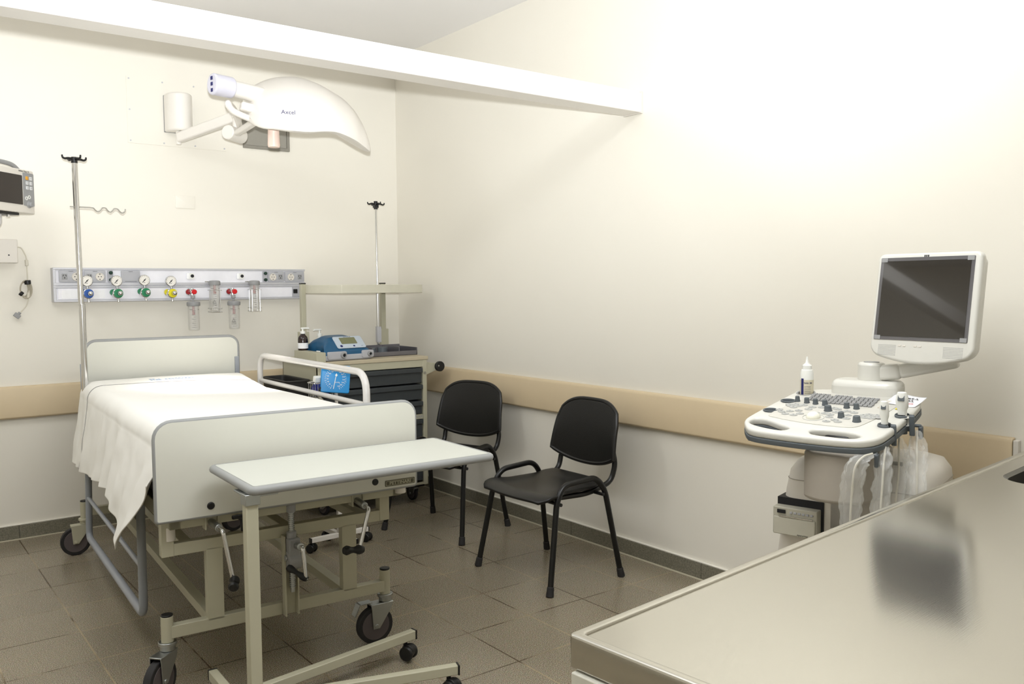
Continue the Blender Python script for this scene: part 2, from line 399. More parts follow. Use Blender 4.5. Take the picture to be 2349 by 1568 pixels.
def module(x0, x1, flip, parent):
    c = (x0+x1)/2; w_ = x1-x0
    md = MB().plate([rr(w_, .068, .006)], .008, FRONT((c, PF-.003, .050)), bev=.001).build('socket_module', PGREY, parent)
    rx, sx = (c+w_*.22, c-w_*.27) if not flip else (c-w_*.2, c+w_*.26)
    b = MB(); b.lathe([(.0, .002), (.019, .002), (.0195, .0045), (.0225, .005), (.024, .001), (.024, 0)], FRONT((rx, PF-.007, .047)))
    b.build('round_socket', IVORY, md)
    b = MB()
    for dx in (-.0075, .0075): b.cyl((rx+dx, PF-.009, .047), (rx+dx, PF-.0098, .047), .003, n=10)
    b.cyl((rx, PF-.009, .062), (rx, PF-.0105, .062), .003, n=8); b.cyl((rx, PF-.009, .032), (rx, PF-.0105, .032), .003, n=8)
    b.build('contacts', INK, md); b = MB()
    b.box((sx-.007, PF-.0102, .054), (.003, .001, .010), ry=.5); b.box((sx+.007, PF-.0102, .054), (.003, .001, .010), ry=-.5); b.box((sx, PF-.0102, .041), (.0035, .001, .010))
    b.build('contacts', INK, md)
    MB().text('TENSION', .006, FRONT((c, PF-.0073, .078))).build('lettering', INK, md)
    MB().box((sx, PF-.0085, .048), (.028, .003, .032)).build('flat_socket', MIDG, md, bev=.001)
module(-.757, -.632, False, t); module(-.624, -.508, False, t); module(.488, .600, True, t); module(.606, .743, True, t)
for x0 in (-.482, .468):
    m_ = MB().plate([rr(.030, .070, .005)], .006, FRONT((x0, PF-.002, .050))).build('terminal_plate', PGREY, t)
    for z in (.029, .071): MB().lathe([(0, .014), (.008, .014), (.0105, .011), (.0105, 0)], FRONT((x0+.002, PF-.005, z)), 12).build('terminal', DGREEN, m_)
m_ = MB().plate([rr(.108, .068, .006)], .006, FRONT((-.368, PF-.002, .050))).build('blank_module', PGREY, t)
MB().text('TENSION', .006, FRONT((-.368, PF-.0056, .078))).build('lettering', INK, m_); b = MB(); b.text('INSTALACION DE GASES', .006, FRONT((-.368, PF-.0056, .020))); b.build('lettering', INK, m_)
for x0 in (-.010, .308):
    m_ = MB().plate([rr(.036, .036, .003)], .006, FRONT((x0, PF-.002, .052))).build('call_socket', WHITE, t)
    MB().lathe([(0, .006), (.0085, .006), (.0105, .003), (.0105, 0)], FRONT((x0+.006, PF-.005, .053)), 14).build('jack', INK, m_)
    MB().plate([rr(.016, .036, .003)], .008, FRONT((x0-.020, PF-.004, .052)), bev=.001).build('holder', mat('bright_white', (250, 250, 250), .2), m_)
m_ = MB().plate([rr(.060, .068, .004)], .006, FRONT((.686, PF-.002, -.052)), bev=.001).build('switch_module', PGREY, t)
MB().box((.676, PF-.009, -.048), (.028, .010, .028)).build('switch', BLACK, m_, bev=.002)
m_ = MB().plate([rr(.028, .068, .004)], .006, FRONT((.732, PF-.002, -.052)), bev=.001).build('switch_module', PGREY, t)
MB().box((.734, PF-.009, -.048), (.018, .010, .022)).build('switch', BLACK, m_, bev=.002)

def regulator(x, col, label, dz=0):
    t = thing('gas_regulator', label, 'regulator', (x, PF-.003, 1.405+dz), 0, 'gauged regulators plugged into the gas panel')
    MB().cyl((-.006, -.001, .005), (-.006, -.016, .005), .022).cyl((-.006, -.016, .005), (-.004, -.03, .004), .013).build('wall_connector', CHROME, t, bev=.002)
    MB().cyl((-.014, -.006, .006), (-.014, -.022, .006), .019).build('colour_ring', col, t, bev=.001)
    MB().cyl((.002, -.026, 0), (.002, -.062, 0), .028, .030, 28).build('regulator_body', CHROME, t, bev=.004)
    MB().lathe([(.012, .002), (.026, .003), (.026, .006), (.012, .007)], FRONT((.004, -.060, 0)), 28).build('coloured_face', col, t)
    MB().cyl((.006, -.058, 0), (.008, -.090, .001), .016, .014).sph((.008, -.090, .001), .014).build('control_knob', CHROME, t, bev=.001)
    MB().cyl((.002, -.044, .024), (.0, -.044, .046), .006).build('gauge_stem', ZINC, t)
    g = MB().lathe([(0, 0), (.030, 0), (.032, .003), (.032, .020), (.029, .023)], FRONT((-.002, -.036, .074)), 32).build('gauge', CHROME, t)
    MB().lathe([(0, .0215), (.029, .0215)], FRONT((-.002, -.036, .074)), 32).build('dial', mat('dial_white', (236, 232, 224), .3), g)
    b = MB(); Mx = FRONT((-.002, -.0582, .074))
    b.beam((-.014, -.0585, .060), (.006, -.0585, .083), .0035, .001, (0, 1, 0)); b.cyl((-.002, -.058, .074), (-.002, -.0592, .074), .004, n=10)
    for k in range(11):
        a = R(225-27*k); b.box((-.002+.024*math.cos(a), -.0583, .074+.024*math.sin(a)), (.004, .0008, .001), ry=-a)
    b.text('bar', .008, Mx @ Matrix.Translation((0, -.014, 0)))
    b.build('needle', INK, g)
    MB().cyl((.004, -.045, -.024), (.006, -.047, -.044), .008, .006).cyl((.006, -.047, -.040), (.006, -.047, -.050), .0075).build('outlet', CHROME, t, bev=.001)
    return t
regulator(-2.134, BLUEP, 'blue-ringed gauge regulator on the gas panel, first beside the tall drip pole')
regulator(-1.973, GREEN, 'green-ringed gauge regulator on the gas panel, next to the blue-ringed one')
regulator(-1.817, GREEN, 'green-ringed gauge regulator on the gas panel, next to the yellow-ringed one', .004)
regulator(-1.662, YELLOW, 'yellow-ringed gauge regulator on the gas panel', -.002)

def jar(parent, x, y, zt, zb, r, warn, grad):
    MB().lathe([(r*1.12, 0), (r*1.18, .004), (r*1.18, .022), (r*1.0, .028), (r*.4, .030), (0, .030), (0, 0)], Matrix.Translation((x, y, zt)), 28).build('jar_lid', MIDG, parent)
    h = zt-zb
    MB().lathe([(r, 0), (r, -h+.006), (r*.9, -h), (0, -h), (0, -h+.003), (r*.86, -h+.004), (r*.94, -h+.01), (r*.94, 0)], Matrix.Translation((x, y, zt)), 28).build('jar_body', JAR, parent)
    MB().cyl((x, y, zt), (x, y, zt-.055), .009).build('float', DRED, parent, bev=.002)
    MB().cyl((x+.003, y-.004, zt+.001), (x+.003, y-.004, zt-.045), .0055).build('float_tube', CLEAR, parent)
    b = MB()
    def curve_mark(a0, a1, z, hh=.0012):
        n = 5
        for k in range(n):
            a = a0+(a1-a0)*(k+.5)/n; b.box((x+(r+.0006)*math.sin(a), y-(r+.0006)*math.cos(a), z), (abs(a1-a0)*r/n*1.15, .0006, hh), rz=a)
    for k in range(9):
        z = zt-.03-k*(h-.05)/8
        if grad: curve_mark(-.35 if k % 2 else -.6, 0.05, z)
        curve_mark(.95, 1.25 if k % 2 else 1.35, z)
    curve_mark(-1.0, -.5, zt-.022, .0016); curve_mark(.5, 1.0, zt-.022, .0016)
    if warn:
        M_ = FRONT((x-r*.45, y-r*.93, zb+.055)) @ Matrix.Rotation(-.45, 4, 'Y')
        for p, q in (((-.011, -.008), (.011, -.008)), ((.011, -.008), (0, .012)), ((0, .012), (-.011, -.008))):
            P, Q = M_ @ Vector((p[0], p[1], 0)), M_ @ Vector((q[0], q[1], 0)); b.tube([P, Q], .0008, 6)
        b.text('!', .014, M_ @ Matrix.Translation((0, -.001, 0))); b.text('ATENCION', .006, M_ @ Matrix.Translation((0, -.016, 0))); b.text('No invertir', .006, M_ @ Matrix.Translation((0, -.023, 0)))
    b.build('graduations', INK, parent)
def suction(x, label, warn):
    t = thing('suction_regulator', label, 'suction regulator', (x, PF-.003, 1.41), 0, 'suction units with red knobs on the gas panel')
    MB().cyl((-.012, -.001, 0), (-.012, -.014, 0), .022).cyl((-.004, -.012, .004), (-.004, -.05, .004), .014).cyl((-.002, -.035, .022), (-.002, -.035, -.03), .012).build('valve_body', CHROME, t, bev=.002)
    MB().cyl((-.018, -.012, 0), (-.018, -.020, 0), .016).build('ring', DRED, t)
    MB().lathe([(0, .012), (.012, .012), (.0155, .009), (.0155, 0), (0, 0)], FRONT((.006, -.050, 0)), 24).build('knob', RED, t)
    MB().cyl((0, -.042, -.022), (0, -.044, -.042), .014, n=12).cyl((0, -.044, -.042), (0, -.046, -.062), .006).build('coupling', MIDG, t, bev=.001)
    jar(t, 0, -.05, -.088, -.240, .034, warn, True); return t
suction(-1.532, 'red-knobbed suction regulator with hanging clear jar, nearer the yellow-ringed regulator', False)
suction(-1.277, 'red-knobbed suction regulator whose hanging jar has a warning triangle', True)
def caged(x, label, warn):
    t = thing('caged_jar', label, 'jar', (x, PF-.003, 1.455), 0, 'clear jars in wire cages hung on the gas panel rail')
    jar(t, 0, -.05, -.004, -.165, .030, warn, True)
    b = MB()
    for a in range(4):
        an = R(45+90*a); px, py = .036*math.cos(an), -.05+.036*math.sin(an)
        b.cyl((px, py, -.035), (px, py, -.175), .0022, n=8)
    for z in (-.035, -.150, -.172): b.tube([(.051*math.cos(R(a)), -.05+.036*math.sin(R(a)), z) for a in range(45, 405, 90)], .0022, 8, closed=True)
    b.build('wire_cage', CHROME, t)
    MB().box((-.035, -.022, .018), (.03, .012, .006)).box((.03, -.02, .018), (.03, .012, .006)).box((0, -.012, .012), (.05, .02, .012)).build('hanging_bracket', STEEL, t, bev=.001)
caged(-1.397, 'clear jar in a wire cage hanging between the two red-knobbed suction regulators', True)
caged(-1.139, 'clear jar in a wire cage, last one along the gas panel', False)

# ------------------------------------------------------------------ patient monitor, its box and cord (left edge)
t = thing('patient_monitor', 'white patient monitor with dark screen and grey key panel on the back wall', 'monitor', (-2.41, -.27, 1.955), R(45))
# local +x runs to the right edge at 0, screen faces local -y
MB().plate([rr(.42, .232, .012, cx=-.21)], .13, FRONT((0, .065, 0)), bev=.006).build('case', IVORY, t)
MB().plate([rr(.30, .155, .004, cx=-.245, cy=.005)], .004, FRONT((0, -.001, 0))).build('screen', mat('vital_screen', (26, 14, 14), .12, coat=.6), t)
kp = MB().plate([rr(.082, .175, .006, cx=-.046, cy=.012)], .004, FRONT((0, -.001, 0))).build('key_panel', MIDG, t)
for r_ in range(3):
    for c_ in range(2):
        MB().plate([rr(.020, .018, .003, cx=-.058+c_*.029, cy=.072-r_*.026)], .004, FRONT((0, -.003, 0)), bev=.001).build('key', ORANGE if (r_ == 0 and c_ == 0) else mat('pale_key', (214, 214, 214), .4), kp)
b = MB()
for r_ in range(3):
    for c_ in range(2): b.text('<>' if (r_+c_) % 2 else 'II', .010, FRONT((-.058+c_*.029, -.0054, .072-r_*.026)))
b.build('key_marks', MIDG, kp)
for kx, kz in ((-.046, -.028), (-.068, -.036)):
    MB().lathe([(.006, 0), (.006, .002), (.010, .002), (.010, 0)], FRONT((kx, -.003, kz)), 16).build('round_key', WHITE, kp)
MB().lathe([(0, .018), (.010, .018), (.014, .014), (.015, .003), (.019, .0)], FRONT((-.046, -.003, -.068)), 24).build('rotary_knob', MIDG, t)
b = MB().text('Infinity Vista XL', .013, FRONT((-.075, -.0007, .106))); b.build('lettering', INK, t)
MB().tube(catmull([(-.40, .07, .118), (-.34, .07, .142), (-.2, .07, .150), (-.08, .07, .145), (-.03, .07, .122)], 6), .012, 10).build('carry_handle', MIDG, t)
MB().bb(-.33, -.11, .01, .12, -.130, -.116).build('mount_plate', BLACK, t, bev=.003)
MB().tube(fillet([(-.2, .06, -.13), (-.2, .06, -.19), (-.24, .26, -.24), (-.24, .26, -.33)], .03), .014, 12).build('bracket_arm', LTUBE, t)
MB().cyl((-.17, .03, -.128), (-.17, .03, -.142), .009).build('clamp_screw', CHROME, t)
t = thing('power_box', 'pale box on the back wall below the patient monitor', 'box', (-2.66, 0, 1.645))
MB().bb(-.185, .185, -.085, 0, -.066, .066).build('case', IVORY, t, bev=.005)
MB().cyl((.14, -.085, -.022), (.14, -.0865, -.022), .004, n=10).build('screw', INK, t)
t = thing('monitor_cord', 'cream cord with a coiled bundle and grey plug hanging beside the power box', 'cord', (-2.44, -.03, 1.5))
path = [(-.035, 0, .17), (-.012, 0, .166), (.002, 0, .14), (.012, 0, .11), (.013, 0, .05), (.014, 0, -.0), (.013, 0, -.03)]
MB().tube(catmull(path, 6), .0035, 8).build('cable', CABLE, t)
MB().cyl((.012, 0, .10), (.013, 0, .065), .009).build('strain_relief', CABLE, t, bev=.003)
b = MB()
for k in range(4):
    b.tube([(-.005+(.020+.003*k)*math.cos(R(a))+.003*k, -.004*k, -.068+(.040+.004*k)*math.sin(R(a))) for a in range(0, 360, 20)], .0032, 8, closed=True)
b.build('coiled_loop', mat('loop_cable', (176, 168, 150), .5), t)
MB().cyl((.012, -.006, -.016), (.014, -.006, -.040), .017, n=14).build('tie', BLACK, t, bev=.003)
MB().cyl((-.028, -.006, -.086), (-.014, -.006, -.098), .013, n=14).build('tie', BLACK, t, bev=.003)
MB().tube(catmull([(.018, -.006, -.075), (.014, -.004, -.120), (.002, 0, -.160), (-.022, 0, -.190), (-.036, 0, -.206)], 6), .0035, 8).cyl((.015, -.006, -.085), (.013, -.006, -.115), .0085).build('cable', CABLE, t)
MB().cyl((-.030, 0, -.198), (-.040, 0, -.210), .008).box((-.046, 0, -.216), (.034, .014, .024), ry=.7).build('plug', MIDG, t, bev=.002)

# ------------------------------------------------------------------ surgical lamp
t = thing('surgical_lamp', 'white wall-mounted surgical lamp with a large domed head over the bed', 'lamp', (-1.57, 0, 2.3))
def wl(x, y, z): return (x+1.57, y, z-2.3)
b = MB(); b.prism([(math.cos(R(a))*.078, -.035+math.sin(R(a))*.105 if math.sin(R(a)) < 0 else -.0) for a in range(180, 361, 12)], -.115, .115, Matrix.Translation(wl(-1.568, -.02, 2.51)))
b.build('wall_mount', WMET, t, bev=.012, seg=3)
MB().box(wl(-1.568, -.010, 2.51), (.150, .020, .225)).build('backing_plate', MIDG, t, bev=.003)
b = MB().cyl(wl(-1.585, -.10, 2.40), wl(-1.585, -.10, 2.315), .016); b.build('spindle', WMET, t, bev=.002)
MB().beam(wl(-1.585, -.10, 2.355), wl(-1.365, -.52, 2.445), .045, .062).build('first_arm', WMET, t, bev=.010, seg=3)
b = MB().text('MAQUET', .018, basis(wl(-1.50, -.298, 2.395), Vector(wl(-1.365, -.52, 2.445))-Vector(wl(-1.585, -.10, 2.355)), (0, 0, 1))); b.build('lettering', MIDG, t)
MB().cyl(wl(-1.37, -.52, 2.355), wl(-1.37, -.52, 2.475), .026).cyl(wl(-1.37, -.52, 2.43), wl(-1.37, -.52, 2.48), .030).build('swivel', WMET, t, bev=.003)
MB().cyl(wl(-1.45, -.58, 2.335), wl(-1.335, -.50, 2.33), .042, n=28).build('joint', WMET, t, bev=.005)
MB().beam(wl(-1.40, -.60, 2.33), wl(-1.42, -.98, 2.345), .036, .036).build('second_arm', WMET, t, bev=.010, seg=3)
MB().tube(catmull([wl(-1.38, -.6, 2.36), wl(-1.50, -.85, 2.40), wl(-1.59, -1.0, 2.41), wl(-1.56, -1.0, 2.37), wl(-1.45, -1.0, 2.335)], 8), .018, 12).build('yoke', WMET, t)
b = MB().cyl(wl(-1.68, -1.02, 2.495), wl(-1.565, -1.0, 2.492), .056, .055, 28); b.build('control_box', mat('lamp_control', (214, 212, 224), .35), t, bev=.008)
b = MB()
for dz in (-.032, 0, .030): b.box(wl(-1.6815, -1.022, 2.495+dz), (.002, .020, .018), rz=.17)
b.build('control_keys', NAVY, t, bev=.0005)
MB().cyl(wl(-1.57, -1.0, 2.492), wl(-1.40, -1.0, 2.47), .042, .046, 28).build('neck', WMET, t, bev=.006)
MB().beam(wl(-1.53, -1.02, 2.40), wl(-1.42, -1.02, 2.385), .05, .045).build('grip_bar', WMET, t, bev=.012, seg=3)
stn = [(-1.485, 2.345, 2.355, .03), (-1.478, 2.39, 2.325, .10), (-1.455, 2.455, 2.318, .17), (-1.41, 2.51, 2.325, .22), (-1.33, 2.555, 2.326, .26), (-1.25, 2.583, 2.330, .28), (-1.175, 2.593, 2.342, .285), (-1.10, 2.588, 2.346, .28), (-1.03, 2.566, 2.330, .265), (-.96, 2.535, 2.305, .24), (-.91, 2.50, 2.280, .21), (-.87, 2.455, 2.262, .185), (-.845, 2.41, 2.252, .165), (-.826, 2.365, 2.248, .145), (-.816, 2.33, 2.252, .10)]
TL = .40
S = catmull([Vector((a, b_, c)) for a, b_, c, d in stn], 3); Wd = catmull([Vector((d, 0, 0)) for a, b_, c, d in stn], 3)
bmh = MB(); rings = []
for p, wv in zip(S, Wd):
    x, zt, zb = p; hw = wv.x; n = 28; ring = []
    for k in range(n):
        a = 2*math.pi*k/n; ca, sa = math.cos(a), math.sin(a)
        zz = (zb+.25*(zt-zb)) + ((zt-zb)*.75*sa if sa > 0 else (zt-zb)*.25*math.copysign(abs(sa)**.5, sa))
        yy = hw*math.copysign(abs(ca)**.8, ca); ring.append(bmh.bm.verts.new(wl(x, -1.0+yy, zz+yy*TL)))
    rings.append(ring)
for a, b_ in zip(rings, rings[1:]):
    for k in range(28): bmh.bm.faces.new((a[k], a[(k+1) % 28], b_[(k+1) % 28], b_[k]))
bmh.bm.faces.new(rings[0]); bmh.bm.faces.new(rings[-1])
hd = bmh.build('lamp_head', WMET, t, ang=60)
MB().text('Axcel', .032, basis(wl(-1.365, -1.262, 2.345), (1, -.36, 0), (0, .25, 1))).build('lettering', NAVY, hd)
MB().lathe([(0, 0), (.030, .0), (.033, .012), (.030, .10), (.036, .125)], Matrix.Translation(wl(-1.35, -1.02, 2.197)), 24).build('sterile_handle', mat('lamp_handle', (240, 214, 200), .4), t)
MB().lathe([(0, 0), (.12, .0), (.12, .012), (0, .012)], Matrix.Translation(wl(-1.19, -.985, 2.350)) @ Matrix.Rotation(math.atan(TL), 4, 'X') @ Matrix.Rotation(.12, 4, 'Y'), 32).build('lens', mat('lamp_lens', (255, 244, 226), .2, emit=2.0), t)

# ------------------------------------------------------------------ castors and small shared pieces
def caster(parent, x, y, r, top, ang, fork, disc, name='caster', wd=.030):
    """swivel castor: pivot at x,y ; wheel centre trails along ang"""
    dx, dy = math.cos(ang), math.sin(ang); ox, oy = x+dx*r*.65, y+dy*r*.65; nx, ny = -dy, dx
    f = MB()
    f.cyl((x, y, top-.012), (x, y, top), r*.42, n=20); f.cyl((x, y, top-.03), (x, y, top-.012), r*.34, n=20)
    f.box((x+dx*r*.3, y+dy*r*.3, top-.034), (r*1.3, wd+.016, .006), rz=ang)
    for s_ in (-1, 1):
        P = basis((x+nx*s_*(wd/2+.007), y+ny*s_*(wd/2+.007), 0), (dx, dy, 0), (0, 0, 1))
        f.prism([(-r*.33, top-.032), (r*.95, top-.032), (r*.92, top-.05), (r*.65+.014, r-.012), (r*.65-.014, r-.012), (-r*.2, top-.06)], -.002, .002, P)
        f.cyl((ox+nx*s_*(wd/2+.004), oy+ny*s_*(wd/2+.004), r), (ox+nx*s_*(wd/2+.013), oy+ny*s_*(wd/2+.013), r), .008, n=10)
    fo = f.build(name, fork, parent, bev=.0015)
    A = lambda s_, k: (ox+nx*s_*k, oy+ny*s_*k, r)
    MB().cyl(A(-1, wd/2), A(1, wd/2), r, n=36).build('tyre', RUBBER, fo, bev=.004, seg=3)
    MB().cyl(A(-1, wd/2+.0012), A(1, wd/2+.0012), r*.78, n=36).build('wheel_disc', disc, fo, bev=.002)
    return fo
def twin(parent, x, y, r, top, ang):
    dx, dy = math.cos(ang), math.sin(ang); nx, ny = -dy, dx; ox, oy = x+dx*r*.5, y+dy*r*.5
    b = MB().cyl((x, y, r), (x, y, top), .008, n=12)
    b.cyl((ox-nx*.012, oy-ny*.012, r+.006), (ox+nx*.012, oy+ny*.012, r+.006), r*.92, n=24)
    c = b.build('caster', BLACK, parent, bev=.002)
    MB().cyl((ox-nx*.025, oy-ny*.025, r), (ox-nx*.010, oy-ny*.010, r), r, n=24).cyl((ox+nx*.010, oy+ny*.010, r), (ox+nx*.025, oy+ny*.025, r), r, n=24).build('wheel', BLACK, c, bev=.004)
    return c

# ------------------------------------------------------------------ hospital bed (local: +y towards the head)
BA = -.061
bed = thing('hospital_bed', 'white and beige hospital bed on large castors under the surgical lamp', 'bed', (-1.955, -2.64, 0), BA)
Mf = FRONT((0, 0, 0))
MB().plate([rr(.970, .333, (.006, .006, .055, .055), cy=.8095)], .018, Mf).build('footboard', PANEL, bed)
def band(parent, w_, z0, z1, r_, y):
    ol = rr(w_, z1-z0, (.006, .006, r_, r_), cy=(z0+z1)/2); cu = [(x, y, z) for x, z in ol]
    MB().tube(cu, .0092, 10, closed=True).build('edge_band', EDGE, parent)
fb = [c for c in bed.children if c.name == 'footboard'][0]; band(fb, .970, .643, .976, .055, 0)
for sx in (-.31, .309): MB().lathe([(0, .006), (.010, .006), (.013, .003), (.013, 0)], FRONT((sx, -.009, .676)), 18).build('bolt_cap', BLACK, fb)
lb = MB().plate([rr(.128, .024, .003)], .001, FRONT((.415, -.0098, .663)) @ Matrix.Rotation(.0, 4, 'Z')).build('maker_badge', mat('badge_ink', (84, 80, 64), .5), fb)
MB().plate([rr(.121, .018, .002)], .001, FRONT((.415, -.0106, .663))).build('badge_field', mat('badge_field', (170, 164, 140), .5), lb)
MB().plate([rr(.117, .0145, .002)], .001, FRONT((.415, -.0110, .663))).build('badge_ground', mat('badge_ink', (84, 80, 64), .5), lb)
MB().text('PETTINARI', .0165, FRONT((.415, -.0116, .6625)), bold=.0004, sx=1.18).build('lettering', BEIGE, lb)
hb = MB().plate([rr(.833, .360, (.006, .006, .055, .055), cx=.024, cy=.962)], .018, FRONT((0, 2.22, 0))).build('headboard', PANEL, bed)
ol = rr(.833, .360, (.006, .006, .055, .055), cx=.024, cy=.962); MB().tube([(x, 2.22, z) for x, z in ol], .0105, 10, closed=True).build('edge_band', EDGE, hb)
MB().bb(.418, .442, 2.195, 2.215, .60, 1.02).bb(-.424, -.40, 2.195, 2.215, .60, 1.02).build('headboard_bracket', GREYTUBE, bed, bev=.003)
# mattress platform
MB().bb(-.44, -.40, .03, 2.2, .60, .655).bb(.40, .44, .03, 2.2, .60, .655).bb(-.44, .44, .03, .07, .60, .655).bb(-.44, .44, 2.14, 2.2, .60, .655).bb(-.40, .40, .07, 2.14, .648, .655).build('mattress_platform', BEIGE, bed, bev=.003)
# end frames (U-shaped cross bar, legs, lower bar)
for yy, nm in ((.09, 'foot_frame'), (2.08, 'head_frame')):
    b = MB()
    b.bb(-.46, .405, yy-.018, yy+.018, .497, .540)
    b.bb(-.46, -.418, yy-.02, yy+.02, .497, .62); b.bb(.363, .405, yy-.02, yy+.02, .497, .62)
    b.bb(-.31, -.252, yy-.018, yy+.018, .24, .505); b.bb(.203, .262, yy-.018, yy+.018, .24, .505)
    b.bb(-.44, .38, yy-.018, yy+.018, .206, .250)
    b.cyl((-.446, yy, .185), (-.446, yy, .285), .021); b.cyl((.389, yy, .185), (.389, yy, .292), .021)
    f_ = b.build(nm, BEIGE, bed, bev=.002)
    MB().cyl((-.446, yy, .284), (-.446, yy, .291), .0205).cyl((.389, yy, .291), (.389, yy, .298), .0205).build('post_cap', BLACK, f_, bev=.002)
MB().cyl((-.43, .085, .60), (-.43, .085, .55), .02).build('pole_socket', IVORY, bed, bev=.003)
MB().cyl((.43, .02, .640), (.43, .02, .612), .022).build('pole_socket', IVORY, bed, bev=.003)
b = MB()
for sx in (-.28, .232): b.bb(sx-.02, sx+.02, .10, 2.07, .21, .245)
for sx in (-.37, .30): b.bb(sx-.02, sx+.02, .10, 2.07, .50, .535)
b.bb(-.02, .02, .1, 1.2, .50, .53)
b.build('longitudinal_bars', BEIGE, bed, bev=.002)
b = MB().bb(-.040, -.034, .035, .068, .208, .51).bb(.008, .014, .035, .068, .208, .51).bb(-.040, .014, .062, .068, .208, .51)
b.build('screw_channel', BEIGE, bed, bev=.001)
b = MB().box((-.010, .030, .455), (.044, .055, .10)).cyl((-.034, .03, .42), (.016, .03, .42), .036).cyl((-.013, .03, .50), (-.013, .03, .53), .018); g = b.build('gearbox', MIDG, bed, bev=.006)
MB().cyl((-.04, .03, .43), (.022, .03, .43), .012, n=14).build('gear_bolt', ZINC, g, bev=.002)
b = MB().cyl((-.013, .03, .30), (-.013, .03, .61), .008)
for k in range(40):
    b.cyl((-.013, .03, .318+k*.0073), (-.013, .03, .3215+k*.0073), .0115, n=14)
b.build('threaded_rod', ZINC, bed)
MB().cyl((-.013, .03, .60), (-.013, .03, .66), .017).build('rod_sleeve', MIDG, bed, bev=.002)
def crank(root, elbow, end, g0, g1, nm='crank_handle', gs=1):
    o = MB().tube(fillet([root, elbow, end], .012), .0075, 10).build(nm, CHROME, bed)
    MB().cyl(root, (Vector(root)+(Vector(elbow)-Vector(root))*.7), .013, n=16).build('socket', ZINC, o, bev=.002)
    a, c = Vector(g0), Vector(g1); P = [a+(c-a)*(i/8) for i in range(9)]
    prf = [.012, .017, .018, .014, .011, .012, .016, .018, .013]
    MB().tube(P, lambda t_: gs*prf[min(8, int(round(t_*8)))], 14).build('grip', BLACK, o)
crank((-.300, .04, .610), (-.292, -.085, .600), (-.268, -.10, .440), (-.262, -.105, .435), (-.285, -.165, .425))
crank((.250, .04, .606), (.247, -.085, .598), (.200, -.10, .455), (.215, -.10, .452), (.135, -.105, .462))
crank((.0, .02, .475), (-.018, -.10, .500), (-.012, -.11, .385), (-.008, -.112, .385), (-.060, -.055, .425), gs=.75)
for sx in (-.30, .25):
    MB().bb(sx-.024, sx-.019, .02, .06, .585, .65).bb(sx+.019, sx+.024, .02, .06, .585, .65).build('crank_bracket', BEIGE, bed, bev=.001)
MB().cyl((-.21, -.02, .615), (-.21, .03, .615), .007).beam((-.245, -.03, .628), (-.175, -.03, .628), .016, .014).beam((-.21, -.03, .628), (-.208, -.03, .575), .016, .014).build('wing_knob', BLACK, bed, bev=.004)
# lowered left guard rail
P = [(-.445, 1.86, .60), (-.45, 1.90, .13), (-.45, .485, .165), (-.45, .478, .60)]
gl = MB().tube(fillet(P, .05), .0165, 14).tube([(-.45, 1.875, .345), (-.45, .482, .352)], .010, 10).build('lowered_guard_rail', GREYTUBE, bed)
# raised right guard rail
P = [(.515, 2.03, .66), (.515, 2.03, 1.035), (.515, .515, 1.045), (.515, .515, .66)]
MB().tube(fillet(P, .10, 8), .0165, 14).tube([(.515, 2.025, .885), (.515, .52, .900)], .0125, 12).build('raised_guard_rail', LTUBE, bed)
MB().bb(.44, .515, .50, .53, .615, .66).bb(.44, .515, 2.015, 2.045, .615, .66).bb(-.46, -.44, .46, .50, .60, .655).bb(-.46, -.44, 1.84, 1.88, .60, .655).build('rail_mounts', BEIGE, bed, bev=.003)
caster(bed, .389, .09, .075, .195, R(180), ZINC, TYRE)
caster(bed, -.446, .09, .075, .195, R(222), ZINC, TYRE)
caster(bed, -.446, 2.08, .075, .195, R(180), BEIGE, TYRE)
caster(bed, .389, 2.08, .075, .195, R(200), ZINC, TYRE)
# brake pedals
MB().box((.300, .09, .172), (.05, .035, .005), rz=0).box((.262, .09, .150), (.006, .035, .05), ry=.4).build('brake_pedal', ZINC, bed, bev=.001)

mt_ = MB().plate([rr(.86, 2.10, .06, cy=1.12)], .215, Matrix.Translation((0, 0, .765)), bev=.03).build('mattress', MATT)
tag(mt_, 'dark vinyl mattress under the white sheet on the hospital bed', 'mattress'); mt_.location = (-1.955, -2.64, 0); mt_.rotation_euler = (0, 0, BA)

